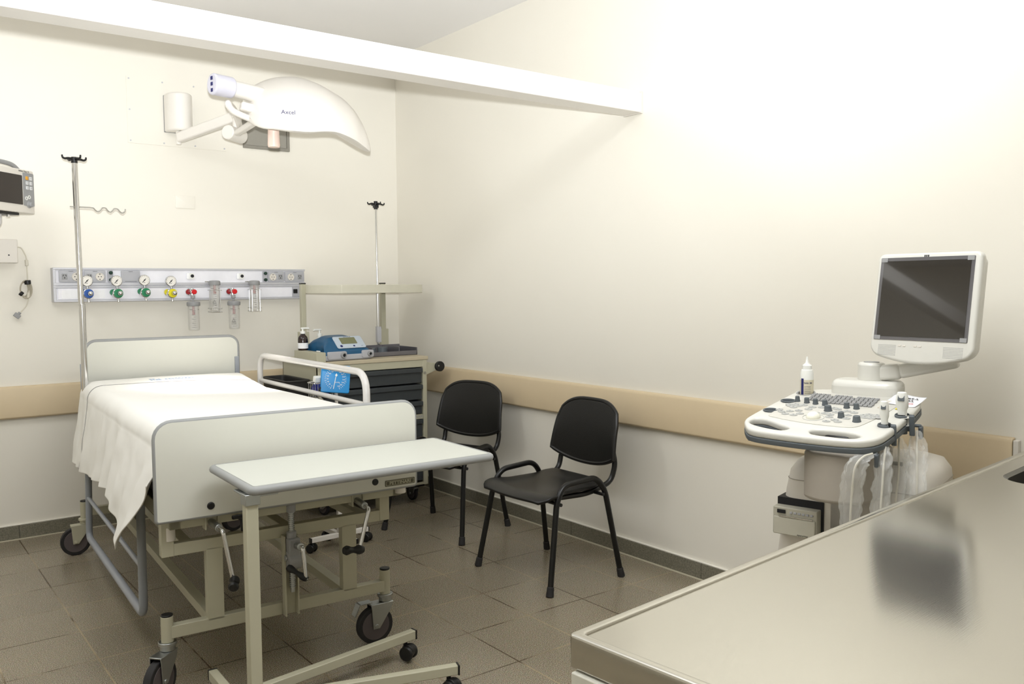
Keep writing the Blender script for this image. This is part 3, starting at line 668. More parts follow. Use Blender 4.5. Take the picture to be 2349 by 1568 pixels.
def lerp(tab, v):
    if v <= tab[0][0]: return tab[0][1]
    for (a, x), (b, y) in zip(tab, tab[1:]):
        if v <= b:
            q = (v-a)/(b-a); return x+(y-x)*q
    return tab[-1][1]
ZR = [(0, .905), (.4, .908), (1.2, .895), (1.65, .885), (1.9, .905), (2.1, .925)]
ZL = [(0, .925), (.5, .925), (1.5, .920), (2.1, .925)]
ZB = [(.0, .78), (.03, .755), (.12, .69), (.22, .60), (.32, .515), (.38, .468), (.43, .456), (.50, .478), (.62, .515), (.85, .558), (1.1, .553), (1.4, .535), (1.6, .52), (1.9, .505), (2.14, .495)]
def sheet(u, v):
    ly = .018+2.125*u
    zr, zl, zb = lerp(ZR, ly), lerp(ZL, ly), lerp(ZB, ly)
    s0, s1, s2 = .16, .62, 1.0
    fl = .055+.05*math.exp(-((ly-.4)/.35)**2)
    if v < .12:
        q = v/.12; p = Vector((.452+.004*math.sin(ly*14), ly, .76+(zr-.045-.76)*q)); k = 0
    elif v < .18:
        a = (v-.12)/.06*math.pi/2; p = Vector((.452-.045*(1-math.cos(a)), ly, zr-.045+.045*math.sin(a))); k = 0
    elif v < .48:
        q = (v-.18)/.30; p = Vector((.407-(.407+.365)*q, ly, zr+(zl-zr)*q+.006*math.sin(math.pi*q))); k = .25
        p.z += .0018*math.sin(ly*16+4*q)*q
    elif v < .58:
        q = (v-.48)/.10; a = q*math.pi/2; p = Vector((-.365-.070*math.sin(a), ly, zl-.075*(1-math.cos(a)))); k = .25+.35*q
    else:
        q = (v-.58)/.42; zt = zl-.075
        p = Vector((-.435-fl*(q**.9), ly, zt+(zb-zt)*q)); k = .6+.4*q
    if v > .45:
        fold = math.sin(ly*17+2.2*math.sin(ly*5)+p.z*3)+.5*math.sin(ly*31+1.3+p.z*6)
        amp = max(0, (v-.5)/.5)
        p.x -= .011*amp*fold*(1 if ly < 2.05 else .4)+.004*amp*math.sin(ly*9)
        if ly > 1.9: p.y += .02*amp*math.sin(p.z*11)
        dd = abs(ly-.42)
        if dd < .4: p.x -= .03*amp*amp*math.exp(-(dd/.12)**2)
    nz = noise.noise(Vector((p.x*5, p.y*5, p.z*5)))*.010*k+noise.noise(Vector((p.x*16, p.y*12, p.z*12)))*.005*k
    if v > .45: p.x -= nz
    else: p.z += nz*.5
    return p
sh = MB().grid(sheet, 190, 170).build('bed_sheet', SHEET, None, solid=.0035, ang=80, fix=True)
tag(sh, 'white cotton sheet spread over the bed and hanging to a point on its left side', 'sheet'); sh.location = (-1.955, -2.64, 0); sh.rotation_euler = (0, 0, BA)
P = []
for i in range(90):
    v = .14+.85*i/89; q = sheet((1.845+.05*math.sin(v*5)-.018)/2.125, v)
    if v > .48: q.x -= .003
    if .15 < v < .6: q.z += .0028
    P.append(q)
MB().tube(P, .0016, 6).build('stitched_seam', SEAM, sh)
b = MB()
def top_at(lx, ly):
    v = .18+.30*(.407-lx)/(.407+.365); return sheet((ly-.018)/2.125, v).z+.0026
for (lx, ly, w_, h_) in ((-.10, 2.00, .006, .06), (-.085, 2.01, .006, .05), (-.07, 2.0, .012, .03), (-.055, 2.01, .006, .05), (-.09, 2.035, .03, .006), (-.06, 1.985, .03, .006)):
    b.box((lx, ly, top_at(lx, ly)), (w_, h_, .0008))
for k in range(9): b.box((.0+k*.018-.02, 2.015, top_at(k*.018-.02, 2.015)), (.011, .014, .0008)); 
for k in range(7): b.box((.0+k*.02-.02, 1.992, top_at(k*.02-.02, 1.992)), (.014, .006, .0008))
b.build('printed_emblem', mat('faded_blue_print', (150, 176, 212), .9), sh)

# ------------------------------------------------------------------ drip pole at the bed's head
t = thing('drip_pole', 'tall chrome drip pole with black top hooks at the head of the bed', 'drip pole', (-2.243, -.52, 0))
MB().cyl((0, 0, .56), (0, 0, 1.35), .0165).cyl((-.004, 0, 1.34), (-.010, 0, 2.11), .0145).build('pole', CHROME, t)
def hooks(parent, x, y, z, s=1, ang=.3):
    b = MB().cyl((x, y, z-.02), (x, y, z+.012), .016*s, n=14)
    for a in (ang, ang+math.pi/2, ang+math.pi, ang+1.5*math.pi):
        dx, dy = math.cos(a), math.sin(a)
        b.tube(catmull([(x, y, z), (x+dx*.03*s, y+dy*.03*s, z+.003), (x+dx*.05*s, y+dy*.05*s, z), (x+dx*.062*s, y+dy*.062*s, z+.006), (x+dx*.064*s, y+dy*.064*s, z+.018)], 4), lambda q: .0075-.003*q, 8)
    return b.build('bottle_hooks', BLACK, parent, bev=.001)
hooks(t, -.010, 0, 2.118)
MB().tube([(-.04, 0, 1.868), (.055, 0, 1.868)]+catmull([(.075, 0, 1.866), (.086, 0, 1.853), (.098, 0, 1.848), (.110, 0, 1.858), (.118, 0, 1.868), (.136, 0, 1.868), (.146, 0, 1.855), (.158, 0, 1.848), (.170, 0, 1.858), (.178, 0, 1.867), (.196, 0, 1.866), (.208, 0, 1.852), (.220, 0, 1.846), (.232, 0, 1.855), (.236, 0, 1.868)], 4), .0035, 8).build('wavy_hook_bar', STEEL, t)
MB().cyl((-.02, 0, .60), (-.02, 0, .58), .03).build('pole_clamp', MIDG, t)

# ------------------------------------------------------------------ overbed table
t = thing('overbed_table', 'overbed table with white laminate top and grey edge in front of the footboard', 'overbed table', (-1.853, -2.914, .008), -.035)
MB().plate([rr(.850, .393, .008)], .026, Matrix.Translation((0, 0, .8095))).build('table_top', TABLE, t)
tt = t.children[0]
MB().tube([(x, y, .809) for x, y in rr(.862, .405, .012)], .0142, 10, closed=True).build('edge_band', EDGE, tt)
b = MB().beam((-.43, -.175, .065), (-.43, -.175, .79), .038, .038); b.build('upright', BEIGE, t, bev=.003)
MB().box((-.43, -.178, .782), (.046, .046, .034)).box((-.40, -.14, .792), (.10, .12, .006)).build('top_bracket', ZINC, t, bev=.002)
b = MB().beam((-.44, .24, .085), (-.44, -.35, .085), .030, .034); b.build('base_bar', BEIGE, t, bev=.003)
b = MB().beam((-.435, .01, .085), (.29, .135, .085), .030, .034); b.build('base_arm', BEIGE, t, bev=.003)
b = MB().beam((-.435, -.03, .085), (.265, -.225, .085), .030, .034); b.build('base_arm', BEIGE, t, bev=.003)
for p in ((.29, .135, R(9.8)), (.265, -.225, R(-15.5))):
    MB().box((p[0]+.003*math.cos(p[2]), p[1]+.003*math.sin(p[2]), .085), (.006, .032, .036), rz=p[2]).build('end_plug', BLACK, t, bev=.001)
MB().box((-.44, .243, .085), (.032, .006, .036)).build('end_plug', BLACK, t, bev=.001)
MB().text('PETTINARI', .030, basis((-.409, -.150, .62), (0, 0, -1), (1, .0, 0))).build('lettering', MIDG, t)
twin(t, .250, .127, .028, .07, R(-60)); twin(t, .235, -.217, .028, .07, R(-70)); twin(t, -.44, .20, .028, .07, R(100)); twin(t, -.44, -.31, .028, .07, R(250))

# ------------------------------------------------------------------ chairs
def make_chair(label, loc, rz):
    t = thing('stacking_chair', label, 'chair', loc, rz, 'black plastic stacking chairs by the right wall')
    def seat(u, v):
        x = (u-.5)*2; ly = -.235+.425*v
        q = min(1, max(0, (v-.22)/.16)); q = q*q*(3-2*q)
        hw = .256-.034*q-.010*v-.03*max(0, (v-.9))/.1-.045*max(0, (.10-v)/.10)**2
        px = x*hw; z = .452-.016*(1-abs(x)**2)*math.sin(math.pi*min(1, v*1.05))
        fr = max(0, .16-v)/.16; z -= .030*fr**1.7; ly += -.022*(1-abs(x)**2)*max(0, 1-v*2)
        z += .016*max(0, v-.8)/.2
        z -= .006*abs(x)**6
        return Vector((px, ly, z))
    MB().grid(seat, 28, 26).build('seat', CHAIRP, t, solid=.016, ang=70, bev=.006, seg=3)
    def back(u, v):
        x = (u-.5)*2; hw = .236-.020*v
        # rounded top corners, drooping bottom edge
        zt = .842-.055*abs(x)**3.5; zb = .562-.040*(1-x*x)+.010*(abs(x)**4)
        z = zb+(zt-zb)*v; ly = .225+.055*v+.028*(1-x*x)-.006*math.sin(math.pi*v)
        return Vector((x*hw*(1-.06*max(0, v-.75)/.25*abs(x)), ly, z))
    MB().grid(back, 28, 22).build('backrest', CHAIRP, t, solid=.012, ang=70, bev=.003)
    ed = [back(i/30, 1) for i in range(31)]+[back(1, 1-j/14) for j in range(1, 15)]+[back(1-i/30, 0) for i in range(1, 31)]+[back(0, j/14) for j in range(1, 14)]
    MB().tube(ed, .0105, 8, closed=True).build('backrest_rim', CHAIRP, t)
    for s_ in (-1, 1):
        P = [(s_*.285, -.225, .012), (s_*.248, -.150, .425), (s_*.243, -.105, .492), (s_*.243, .10, .505), (s_*.248, .155, .44), (s_*.285, .228, .012)]
        pts = fillet(P, .055, 7); k = len(pts)//2
        o = MB().tube(pts[:k+1], .0140, 12).build('leg', CHAIRM, t); MB().cyl((s_*.2865, -.228, 0), (s_*.2825, -.219, .045), .0185, .0165, 14).build('foot_cap', RUBBER, o, bev=.003)
        o = MB().tube(pts[k:], .0140, 12).build('leg', CHAIRM, t); MB().cyl((s_*.2865, .231, 0), (s_*.2825, .222, .045), .0185, .0165, 14).build('foot_cap', RUBBER, o, bev=.003)
    P = [(-.19, -.14, .425), (-.19, .10, .415), (-.200, .245, .455), (-.205, .268, .54), (-.186, .272, .595)]
    for s_ in (-1, 1): MB().tube(fillet([(s_*abs(x), y, z) for x, y, z in P], .06, 6), .0135, 12).build('back_post', CHAIRM, t)
    MB().cyl((-.262, -.135, .408), (.262, -.135, .408), .0085, n=12).cyl((-.262, .135, .418), (.262, .135, .418), .0085, n=12).build('cross_rod', CHAIRM, t)
    return t
ch = make_chair('black plastic stacking chair nearest the camera, its whole seat in view', (-.506, -2.334, 0), R(-90))
dup(ch, (-.478, -1.356, 0), R(-71), 'black plastic stacking chair nearer the drawer trolley, partly hidden by the overbed table')

# ------------------------------------------------------------------ sphygmomanometer on its stand
t = thing('blood_pressure_stand', 'white wheeled stand holding a square blue blood pressure gauge beside the bed rail', 'blood pressure gauge', (-1.14, -1.30, 0), 0)
MB().bb(-.0125, .0125, -.0125, .0125, .055, .60).cyl((0, 0, .59), (-.005, 0, .88), .009).build('pole', WMET, t, bev=.002)
b = MB()
for a in (3, 93, 183, 273): b.beam((0, 0, .068), (.175*math.cos(R(a)), .175*math.sin(R(a)), .068), .025, .025)
b.build('base_cross', WMET, t, bev=.002)
for a in (3, 93, 183, 273):
    c, s_ = math.cos(R(a)), math.sin(R(a))
    MB().box((.177*c, .177*s_, .068), (.005, .026, .026), rz=R(a)).build('end_plug', BLACK, t)
    twin(t, .16*c, .16*s_, .024, .06, R(a-60))
G = Matrix.Translation((-.025, -.035, .935)) @ Matrix.Rotation(R(-18), 4, 'Z') @ Matrix.Rotation(R(6), 4, 'Y') @ Matrix.Rotation(R(-8), 4, 'X') @ FRONT((0, 0, 0))
g = MB().plate([rr(.155, .150, .010)], .03, G, bev=.005).build('gauge_case', LBLUE, t)
b = MB()
for k in range(31):
    a = R(245-k*310/30); l = .010 if k % 5 == 0 else .006
    b.box((0, 0, 0), (l, .0018, .0008), M=G @ Matrix.Translation((.055*math.cos(a), .055*math.sin(a), .0155)) @ Matrix.Rotation(a, 4, 'Z'))
for k in range(0, 16):
    a = R(245-k*310/15); b.text(str(k*20), .010, G @ Matrix.Translation((.043*math.cos(a), .043*math.sin(a), .0155)))
b.text('mmHg', .010, G @ Matrix.Translation((.01, -.018, .0155)))
b.box((0, 0, 0), (.003, .085, .001), M=G @ Matrix.Translation((-.003, -.012, .0165)) @ Matrix.Rotation(R(-8), 4, 'Z')); b.cyl(G @ Vector((.002, .02, .0155)), G @ Vector((.002, .02, .019)), .006, n=14)
b.build('dial_marks', WHITE, g)
k_ = MB().tube([(x, y, .835) for x, y in rr(.12, .09, .02, cx=-.075, cy=.03)], .003, 6, closed=True).tube([(x, y, .915) for x, y in rr(.13, .10, .02, cx=-.075, cy=.03)], .003, 6, closed=True)
for x, y in rr(.125, .095, .02, 2, cx=-.075, cy=.03): k_.cyl((x, y, .835), (x, y, .915), .0018, n=6)
k_.build('wire_basket', CHROME, t)
MB().cyl((-.115, .02, .88), (-.04, .05, .875), .036, n=24).build('rolled_cuff', CUFF, t, bev=.006)
MB().tube(catmull([(-.09, -.02, .91), (-.115, -.03, .88), (-.10, -.035, .84), (-.06, -.03, .835), (-.05, -.02, .86)], 6), .005, 8).build('hose', BLACK, t)
MB().box((-.10, .02, .935), (.045, .03, .03), rx=.3).build('cuff_tag', WHITE, t, bev=.002)

# ------------------------------------------------------------------ drawer trolley
tr = thing('drawer_trolley', 'beige trolley with charcoal drawers and raised rear shelf in the corner of the room', 'trolley', (-.61, -.47, 0))
# local: x -.39..+.39, y -.28 (front)..+.28
MB().bb(-.395, .395, -.285, .285, .952, .975).build('worktop', mat('trolley_top', (190, 178, 152), .4), tr, bev=.003)
MB().bb(-.385, .385, .255, .265, .12, .952).bb(-.385, -.375, -.27, .265, .12, .952).bb(.375, .385, -.27, .265, .12, .952).bb(-.385, .385, -.27, .265, .12, .135).bb(-.385, -.355, -.28, -.25, .12, .952).bb(.355, .385, -.28, -.25, .12, .952).bb(-.36, .36, -.278, -.25, .905, .952).build('cabinet_frame', BEIGE, tr, bev=.002)
zz = [(.800, .900), (.690, .790), (.595, .680), (.375, .560), (.15, .365)]
for i, (z0, z1) in enumerate(zz):
    d = MB().bb(-.350, .350, -.272, .20, z0, z1).bb(-.350, .350, -.290, -.272, z1-.030, z1-.002).build('drawer', DRAWER, tr, bev=.003)
b_ = MB().bb(-.35, .35, -.282, -.27, .563, .592).build('name_strip', BEIGE, tr)
b = MB().text('PETTINARI', .024, FRONT((.29, -.283, .577)), sx=1.1); b.build('lettering', MIDG, b_)
# raised end box, left
MB().bb(-.395, -.335, -.285, .05, .975, 1.035).build('end_box', BEIGE, tr, bev=.002)
for px in (-.250, .345):
    q = MB().bb(px-.016, px+.016, .215, .247, .95, 1.455).build('rack_post', BEIGE, tr, bev=.002)
    MB().bb(px-.017, px+.017, .214, .248, 1.455, 1.462).build('post_cap', BLACK, q)
    MB().bb(px-.03, px+.03, .205, .26, .975, 1.14).build('post_bracket', BEIGE, q, bev=.003)
tr_ = MB().prism([(-.235, .22), (.50, .22), (.50, -.05), (.40, -.10), (-.13, -.10), (-.235, .10)], 1.392, 1.448).build('rack_shelf', mat('shelf_beige', (206, 202, 184), .35, alpha=1), tr, bev=.003)
P_ = MB().tube(fillet([(.385, -.15, .895), (.46, -.15, .895)], .02), .008, 8)
P_.prism([(.385, .845), (.50, .885), (.50, .915), (.385, .935)], -.262, -.254, basis((0, 0, 0), (1, 0, 0), (0, 0, 1)) @ Matrix.Translation((0, 0, .516)))
P_.prism([(.385, .845), (.50, .885), (.50, .915), (.385, .935)], .20, .208, basis((0, 0, 0), (1, 0, 0), (0, 0, 1)) @ Matrix.Translation((0, 0, -.04)))
P_.build('handle_bracket', BEIGE, tr, bev=.002)
MB().cyl((.49, -.275, .90), (.49, .24, .90), .016).cyl((.49, -.285, .90), (.49, -.262, .90), .034, n=24).build('push_handle', BLACK, tr, bev=.003)
MB().cyl((.37, -.281, .865), (.37, -.285, .865), .009, n=12).build('screw', ZINC, tr)
MB().cyl((.475, -.262, .905), (.475, -.288, .905), .005, n=10).build('screw', ZINC, tr)
cc = []
caster(tr, -.30, -.18, .05, .12, R(100), ZINC, TYRE, wd=.022); caster(tr, .33, -.20, .05, .12, R(95), ZINC, TYRE, wd=.022)
caster(tr, -.30, .2, .05, .12, R(60), ZINC, TYRE, wd=.022); caster(tr, .33, .2, .05, .12, R(60), ZINC, TYRE, wd=.022)
MB().bb(-.37, .37, -.26, .26, .105, .125).build('chassis', BLACK, tr, bev=.003)
# drip pole on the trolley
t = thing('drip_rod', 'thin chrome drip rod with a black four-hook top clamped behind the drawer trolley', 'drip pole', (-.337, -.30, 0))
MB().cyl((0, 0, .98), (0, 0, 1.42), .011).cyl((0, 0, 1.42), (-.002, 0, 2.0), .0065).build('rod', CHROME, t)
MB().bb(-.012, .020, -.012, .016, 1.05, 1.16).build('clamp', ALU, t, bev=.002)
b = MB().cyl((-.002, 0, 1.965), (-.002, 0, 2.02), .013, n=12).box((-.002, 0, 1.985), (.03, .03, .02))
for s_ in (-1, 1):
    b.tube(catmull([(-.002, 0, 1.995), (s_*.03, 0, 2.003), (s_*.05, 0, 1.998), (s_*.062, 0, 2.002), (s_*.064, 0, 2.012)], 4), lambda q: .007-.003*q, 8)
    b.tube(catmull([(-.002, 0, 1.995), (0, s_*.03, 2.003), (0, s_*.05, 1.998), (0, s_*.062, 2.002), (0, s_*.064, 2.012)], 4), lambda q: .007-.003*q, 8)
b.build('bottle_hooks', BLACK, t, bev=.001)
# ventilator
t = thing('ventilator', 'blue and grey portable ventilator with small display on top of the drawer trolley', 'ventilator', (-.775, -.545, .975), R(4))
def vent(u, v):   # blue shell, u across, v front->back over the top
    x = (u-.5)*2; P = [(-.155, .035), (-.152, .058), (-.095, .118), (-.055, .142), (.03, .152), (.10, .130), (.15, .085), (.165, .03)]
    s_ = v*(len(P)-1); i = min(int(s_), len(P)-2); q = s_-i
    y, z = P[i][0]+(P[i+1][0]-P[i][0])*q, P[i][1]+(P[i+1][1]-P[i][1])*q
    hw = .185-.06*max(0, z-.03)/.12
    return Vector((x*hw, y, .03+(z-.03)*(1-.35*abs(x)**5)))
b = MB().grid(vent, 24, 28); b.grid(lambda u, v: Vector((vent(0, u).x, vent(0, u).y, .03+(vent(0, u).z-.03)*v)), 28, 3); b.grid(lambda u, v: Vector((vent(1, u).x, vent(1, u).y, .03+(vent(1, u).z-.03)*v)), 28, 3)
bmesh.ops.remove_doubles(b.bm, verts=b.bm.verts, dist=.0005)
b.build('blue_shell', BLUE, t, ang=50)
MB().plate([rr(.372, .325, .045, cy=.003)], .036, Matrix.Translation((0, 0, .020)), bev=.008).build('grey_base', PGREY, t)
# sloping display panel on the front of the shell
sl = (Vector((0, -.055, .142))-Vector((0, -.152, .058))); Pm = basis((.035, -.104, .104), (1, 0, 0), sl)
pn = MB().plate([rr(.205, .105, .012)], .006, Pm @ Matrix.Translation((-.0, .003, .004)), bev=.002).build('display_panel', mat('vent_panel', (186, 196, 206), .4), t)
MB().plate([rr(.112, .056, .003)], .003, Pm @ Matrix.Translation((-.005, .014, .0075))).build('display', LCD, pn)
b = MB().text('VENTILADOR', .009, Pm @ Matrix.Translation((0, .048, .0073))); b.cyl(Pm @ Vector((-.072, -.032, .006)), Pm @ Vector((-.072, -.032, .009)), .009, n=16); b.box((0, 0, 0), (.012, .010, .002), M=Pm @ Matrix.Translation((.018, -.034, .0075)))
b.text('LTV', .008, Pm @ Matrix.Translation((.075, -.036, .0073))); b.build('panel_marks', NAVY, pn)
for px, r_ in ((-.055, .020), (.135, .017)):
    q = MB().plate([rr(.135 if px < 0 else .085, .048, .012, cx=-.03 if px < 0 else 0)], .022, FRONT((px, -.156, .034)), bev=.004).build('port_housing', PGREY, t)
    MB().lathe([(r_*.55, .0), (r_*.55, .016), (r_*.8, .016), (r_, .004), (r_, 0)], FRONT((px+.01, -.166, .034)), 20).build('hose_port', MIDG, q)
    MB().lathe([(0, .010), (r_*.56, .010)], FRONT((px+.01, -.166, .034)), 20).build('port_hole', INK, q)
b = MB().box((-.176, -.09, .045), (.004, .045, .040), ry=.0); b.build('rating_label', PAPER, t, bev=.001)
# pump bottles
def pump(name, label, loc, liq, dirn, h):
    t = thing(name, label, 'bottle', loc, dirn, 'pump bottles on the drawer trolley')
    MB().lathe([(0, 0), (.030, .001), (.032, .006), (.032, h*.6), (.028, h*.72), (.014, h*.84), (.012, h*.9), (0, h*.9)]).build('bottle_body', liq, t)
    MB().lathe([(.0325, h*.1), (.0328, h*.1), (.0328, h*.40), (.0325, h*.40)]).build('bottle_label', PAPER, t)
    MB().cyl((0, 0, h*.88), (0, 0, h*1.02), .0165).cyl((0, 0, h*1.0), (0, 0, h*1.16), .006).box((.014, 0, h*1.18), (.052, .016, .010)).cyl((.038, 0, h*1.18), (.043, 0, h*1.13), .005).build('pump_head', WHITE, t, bev=.002)
pump('pump_bottle', 'dark brown iodine bottle with white pump beside the ventilator', (-.962, -.46, 1.035), IODINE, R(0), .118)
pump('pump_bottle', 'bottle behind the ventilator of which only the white pump head shows', (-.76, -.27, .975), WHITE, R(180), .150)
# steel tray
t = thing('instrument_tray', 'dark grey open metal organiser tray on the right of the trolley top', 'tray', (-.345, -.50, .975))
b = MB().bb(-.20, .14, -.10, .14, 0, .004).bb(-.20, -.196, -.10, .14, 0, .058).bb(.136, .14, -.10, .14, 0, .05).bb(-.20, .14, .136, .14, 0, .062).bb(-.20, .14, -.10, -.096, 0, .030).bb(.0, .004, -.10, .14, 0, .06)
b.build('tray_shell', mat('dull_tin', (120, 118, 122), .35, metal=.6), t, bev=.001)
MB().cyl((-.06, .02, .003), (-.06, .02, .056), .034).cyl((-.13, .04, .003), (-.13, .04, .05), .028).build('round_tubs', DKGREY, t, bev=.002)
# black bin hung on the trolley's side
t = thing('waste_bin', 'black open plastic bin hanging on the left side of the drawer trolley', 'bin', (-1.086, -.47, .60))
b = MB(); ol = rr(.155, .40, .03); o2 = rr(.14, .385, .025)
A = [b.bm.verts.new((x*.88, y*.9, 0)) for x, y in ol]; B = [b.bm.verts.new((x, y, .262)) for x, y in ol]; C_ = [b.bm.verts.new((x, y, .262)) for x, y in o2]; D = [b.bm.verts.new((x*.88, y*.9, .01)) for x, y in o2]
n = len(A)
for a, c in ((A, B), (B, C_), (C_, D)):
    for i in range(n): b.bm.faces.new((a[i], a[(i+1) % n], c[(i+1) % n], c[i]))
b.bm.faces.new(A); b.bm.faces.new(D)
b.build('bin_body', mat('bin_black', (34, 33, 31), .55), t); MB().tube([(x, y, .262) for x, y in ol], .006, 8, closed=True).build('rim', mat('bin_rim', (48, 46, 42), .55), t)

# ------------------------------------------------------------------ ultrasound machine (local +y towards its back)
US = (-.65, -4.0, 0); UA = R(-75.5)
us = thing('ultrasound_machine', 'white ultrasound machine with keyboard console and swivel monitor by the right wall', 'ultrasound machine', US, UA)
Mc = Matrix.Translation((0, 0, .995)) @ Matrix.Rotation(R(10), 4, 'X')
outl = [(-.235, -.185), (-.20, -.225), (-.12, -.240), (0, -.247), (.09, -.245), (.15, -.232), (.188, -.195), (.203, -.13), (.215, 0), (.222, .12), (.215, .21), (.17, .275), (.08, .29), (-.10, .285), (-.19, .255), (-.215, .205), (-.235, .08), (-.255, -.06), (-.258, -.13)]
outl = [(p.x, p.y) for p in catmull([Vector((x, y, 0)) for x, y in outl], 4, closed=True)]
def slot(pts): return [(p.x, p.y) for p in catmull([Vector((x, y, 0)) for x, y in pts], 4, closed=True)]
s1 = slot([(-.238, -.135), (-.222, -.165), (-.18, -.188), (-.115, -.204), (-.092, -.19), (-.095, -.168), (-.13, -.148), (-.19, -.113), (-.225, -.112)])
s2 = slot([(-.020, -.188), (0, -.213), (.06, -.220), (.115, -.218), (.134, -.200), (.128, -.178), (.09, -.164), (.02, -.161), (-.012, -.170)])
def circ(cx, cy, r, n=20): return [(cx+r*math.cos(2*math.pi*k/n), cy+r*math.sin(2*math.pi*k/n)) for k in range(n)]
hL = [(-.196, .105, .021), (-.213, -.015, .021)]; hR = [(.175, -.075, .017), (.200, .035, .019)]
cs = MB().plate([outl, s1, s2, circ(-.172, .215, .028)]+[circ(a, b_, r_) for a, b_, r_ in hL+hR], .026, Mc @ Matrix.Translation((0, 0, -.013)), bev=.009).build('console', CONS, us, ang=50)
o2 = [(x*1.005, y*1.005) for x, y in outl]
MB().plate([o2, s1, s2, circ(-.172, .215, .026)]+[circ(a, b_, r_) for a, b_, r_ in hL+hR], .018, Mc @ Matrix.Translation((0, 0, -.034)), bev=.003).build('console_underside', DKGREY, us)
for a, b_, r_ in hL:
    MB().lathe([(r_*.78, -.055), (r_*.85, -.001), (r_*1.0, .003), (r_*1.22, .002), (r_*1.22, -.002), (r_, -.004), (r_*.92, -.055)], Mc @ Matrix.Translation((a, b_, 0)) @ Matrix.Diagonal((1.05, .8, 1, 1)), 28).build('cup_holder', DKGREY, us)
MB().lathe([(.0, -.05), (.026, -.05), (.027, -.001), (.029, .001), (.033, .001), (.033, -.003), (.0285, -.052), (0, -.052)], Mc @ Matrix.Translation((-.172, .215, 0)), 28).build('bottle_holder', MIDG, us)
# control surface
MB().plate([slot([(-.20, -.06), (-.16, -.095), (-.05, -.122), (.06, -.128), (.10, -.115), (.125, -.05), (.15, .06), (.16, .18), (.10, .215), (-.08, .215), (-.13, .19), (-.16, .10)])], .003, Mc @ Matrix.Translation((0, 0, .0008)), bev=.001).build('control_surface', mat('console_face', (206, 203, 194), .4), us)
kb = MB()
for r_ in range(6):
    for k in range(15):
        x = -.128+k*.0153+(-.002 if r_ % 2 else 0); y = .190-r_*.0165-(k*.0008)
        if r_ == 0 and k in (4, 9): continue
        if r_ == 5 and k < 5: continue
        kb.box((0, 0, 0), (.0125, .012, .006), M=Mc @ Matrix.Translation((x, y, .005)))
kb.build('keyboard', MIDG, us, bev=.001)
for (a, b_, r_) in ((-.161, .1, .0085), (-.125, .09, .009), (-.093, .084, .009), (-.059, .079, .0095), (-.03, .021, .0125), (.017, .067, .0095), (.049, .066, .0095), (.031, -.038, .0105), (.088, -.065, .0125)):
    MB().lathe([(0, .019), (r_*.8, .019), (r_*.88, .016), (r_, .004), (r_*1.12, .001), (r_*1.12, 0)], Mc @ Matrix.Translation((a, b_, .002)), 18).build('knob', DKGREY, us)
MB().sph((0, 0, 0), .023, (1, 1, .8), 20, Mc @ Matrix.Translation((-.051, -.063, .005))).build('trackball', mat('trackball', (240, 238, 222), .15, coat=.5), us)
MB().lathe([(.021, .002), (.033, .002), (.034, .004), (.035, .002)], Mc @ Matrix.Translation((-.051, -.063, 0)), 30).build('trackball_ring', mat('button_face', (184, 184, 180), .4), us)
btn = [(-.175, .055), (-.155, .062), (-.165, .040), (-.140, .048), (-.125, .060), (-.150, .028), (-.185, -.01), (-.17, -.03), (-.145, -.018), (-.12, -.005), (-.095, .02), (-.09, .045), (-.105, -.035), (-.12, -.055), (-.15, -.05), (-.06, -.012), (-.03, -.012), (-.01, -.02), (.0, .01), (.015, .02), (.03, .03), (.055, .02), (-.06, .05), (.045, -.01), (-.005, -.045), (.02, -.07), (.05, -.045), (.035, -.085), (.0, -.09), (.09, .0), (.105, .012), (.115, -.005), (.1, -.02), (.12, -.022), (.13, .01), (.14, -.01), (-.02, .052), (-.005, .045)]
for a, b_ in btn: MB().lathe([(0, .0035), (.0068, .0035), (.008, .002), (.0105, .0028), (.0115, .001)], Mc @ Matrix.Translation((a, b_, .002)) @ Matrix.Diagonal((1.15, .85, 1, 1)), 16).build('button', mat('button_face', (184, 184, 180), .4), us)
b = MB()
for a, b_ in btn: b.box((0, 0, 0), (.006, .0022, .0004), M=Mc @ Matrix.Translation((a, b_, .0058)))
b.build('button_icons', DKGREY, us)
b = MB()
for k in range(8): b.box((0, 0, 0), (.017, .003, .006), M=Mc @ Matrix.Translation((.118+k*.001, .090+k*.011, .005)))
b.build('slide_controls', IVORY, us, bev=.001)
MB().plate([rr(.060, .007, .003)], .004, Mc @ Matrix.Translation((.004, .226, .001))).build('indicator_strip', MIDG, us)
MB().plate([rr(.030, .022, .002)], .001, Mc @ Matrix.Translation((.178, .105, .002)) @ Matrix.Rotation(R(-6), 4, 'Z')).build('warning_sticker', YELLOW, us)
# probe holders: C-shaped grey clips on the right edge
for a, b_, r_ in hR:
    h = MB()
    arc = [(math.cos(R(d))*(r_+.004), math.sin(R(d))*(r_+.004)) for d in range(35, 326, 18)]; arc2 = [(math.cos(R(d))*(r_-.001), math.sin(R(d))*(r_-.001)) for d in range(325, 34, -18)]
    h.prism(arc+arc2, -.055, .006, Mc @ Matrix.Translation((a, b_, 0)))
    for s_ in (-1, 1): h.box((0, 0, 0), (.016, .009, .058 if s_ > 0 else .066), M=Mc @ Matrix.Translation((a+r_+.006+(.006 if s_ < 0 else 0), b_+s_*(r_*.62), -.026)))
    h.build('probe_holder', DKGREY, us, bev=.003)
for (a, b_) in ((.172, -.200), (.228, .094)):
    MB().box((0, 0, 0), (.012, .024, .042), M=Mc @ Matrix.Translation((a+.012, b_, -.070))).box((0, 0, 0), (.03, .012, .010), M=Mc @ Matrix.Translation((a, b_, -.048))).build('cable_hook', DKGREY, us, bev=.004)
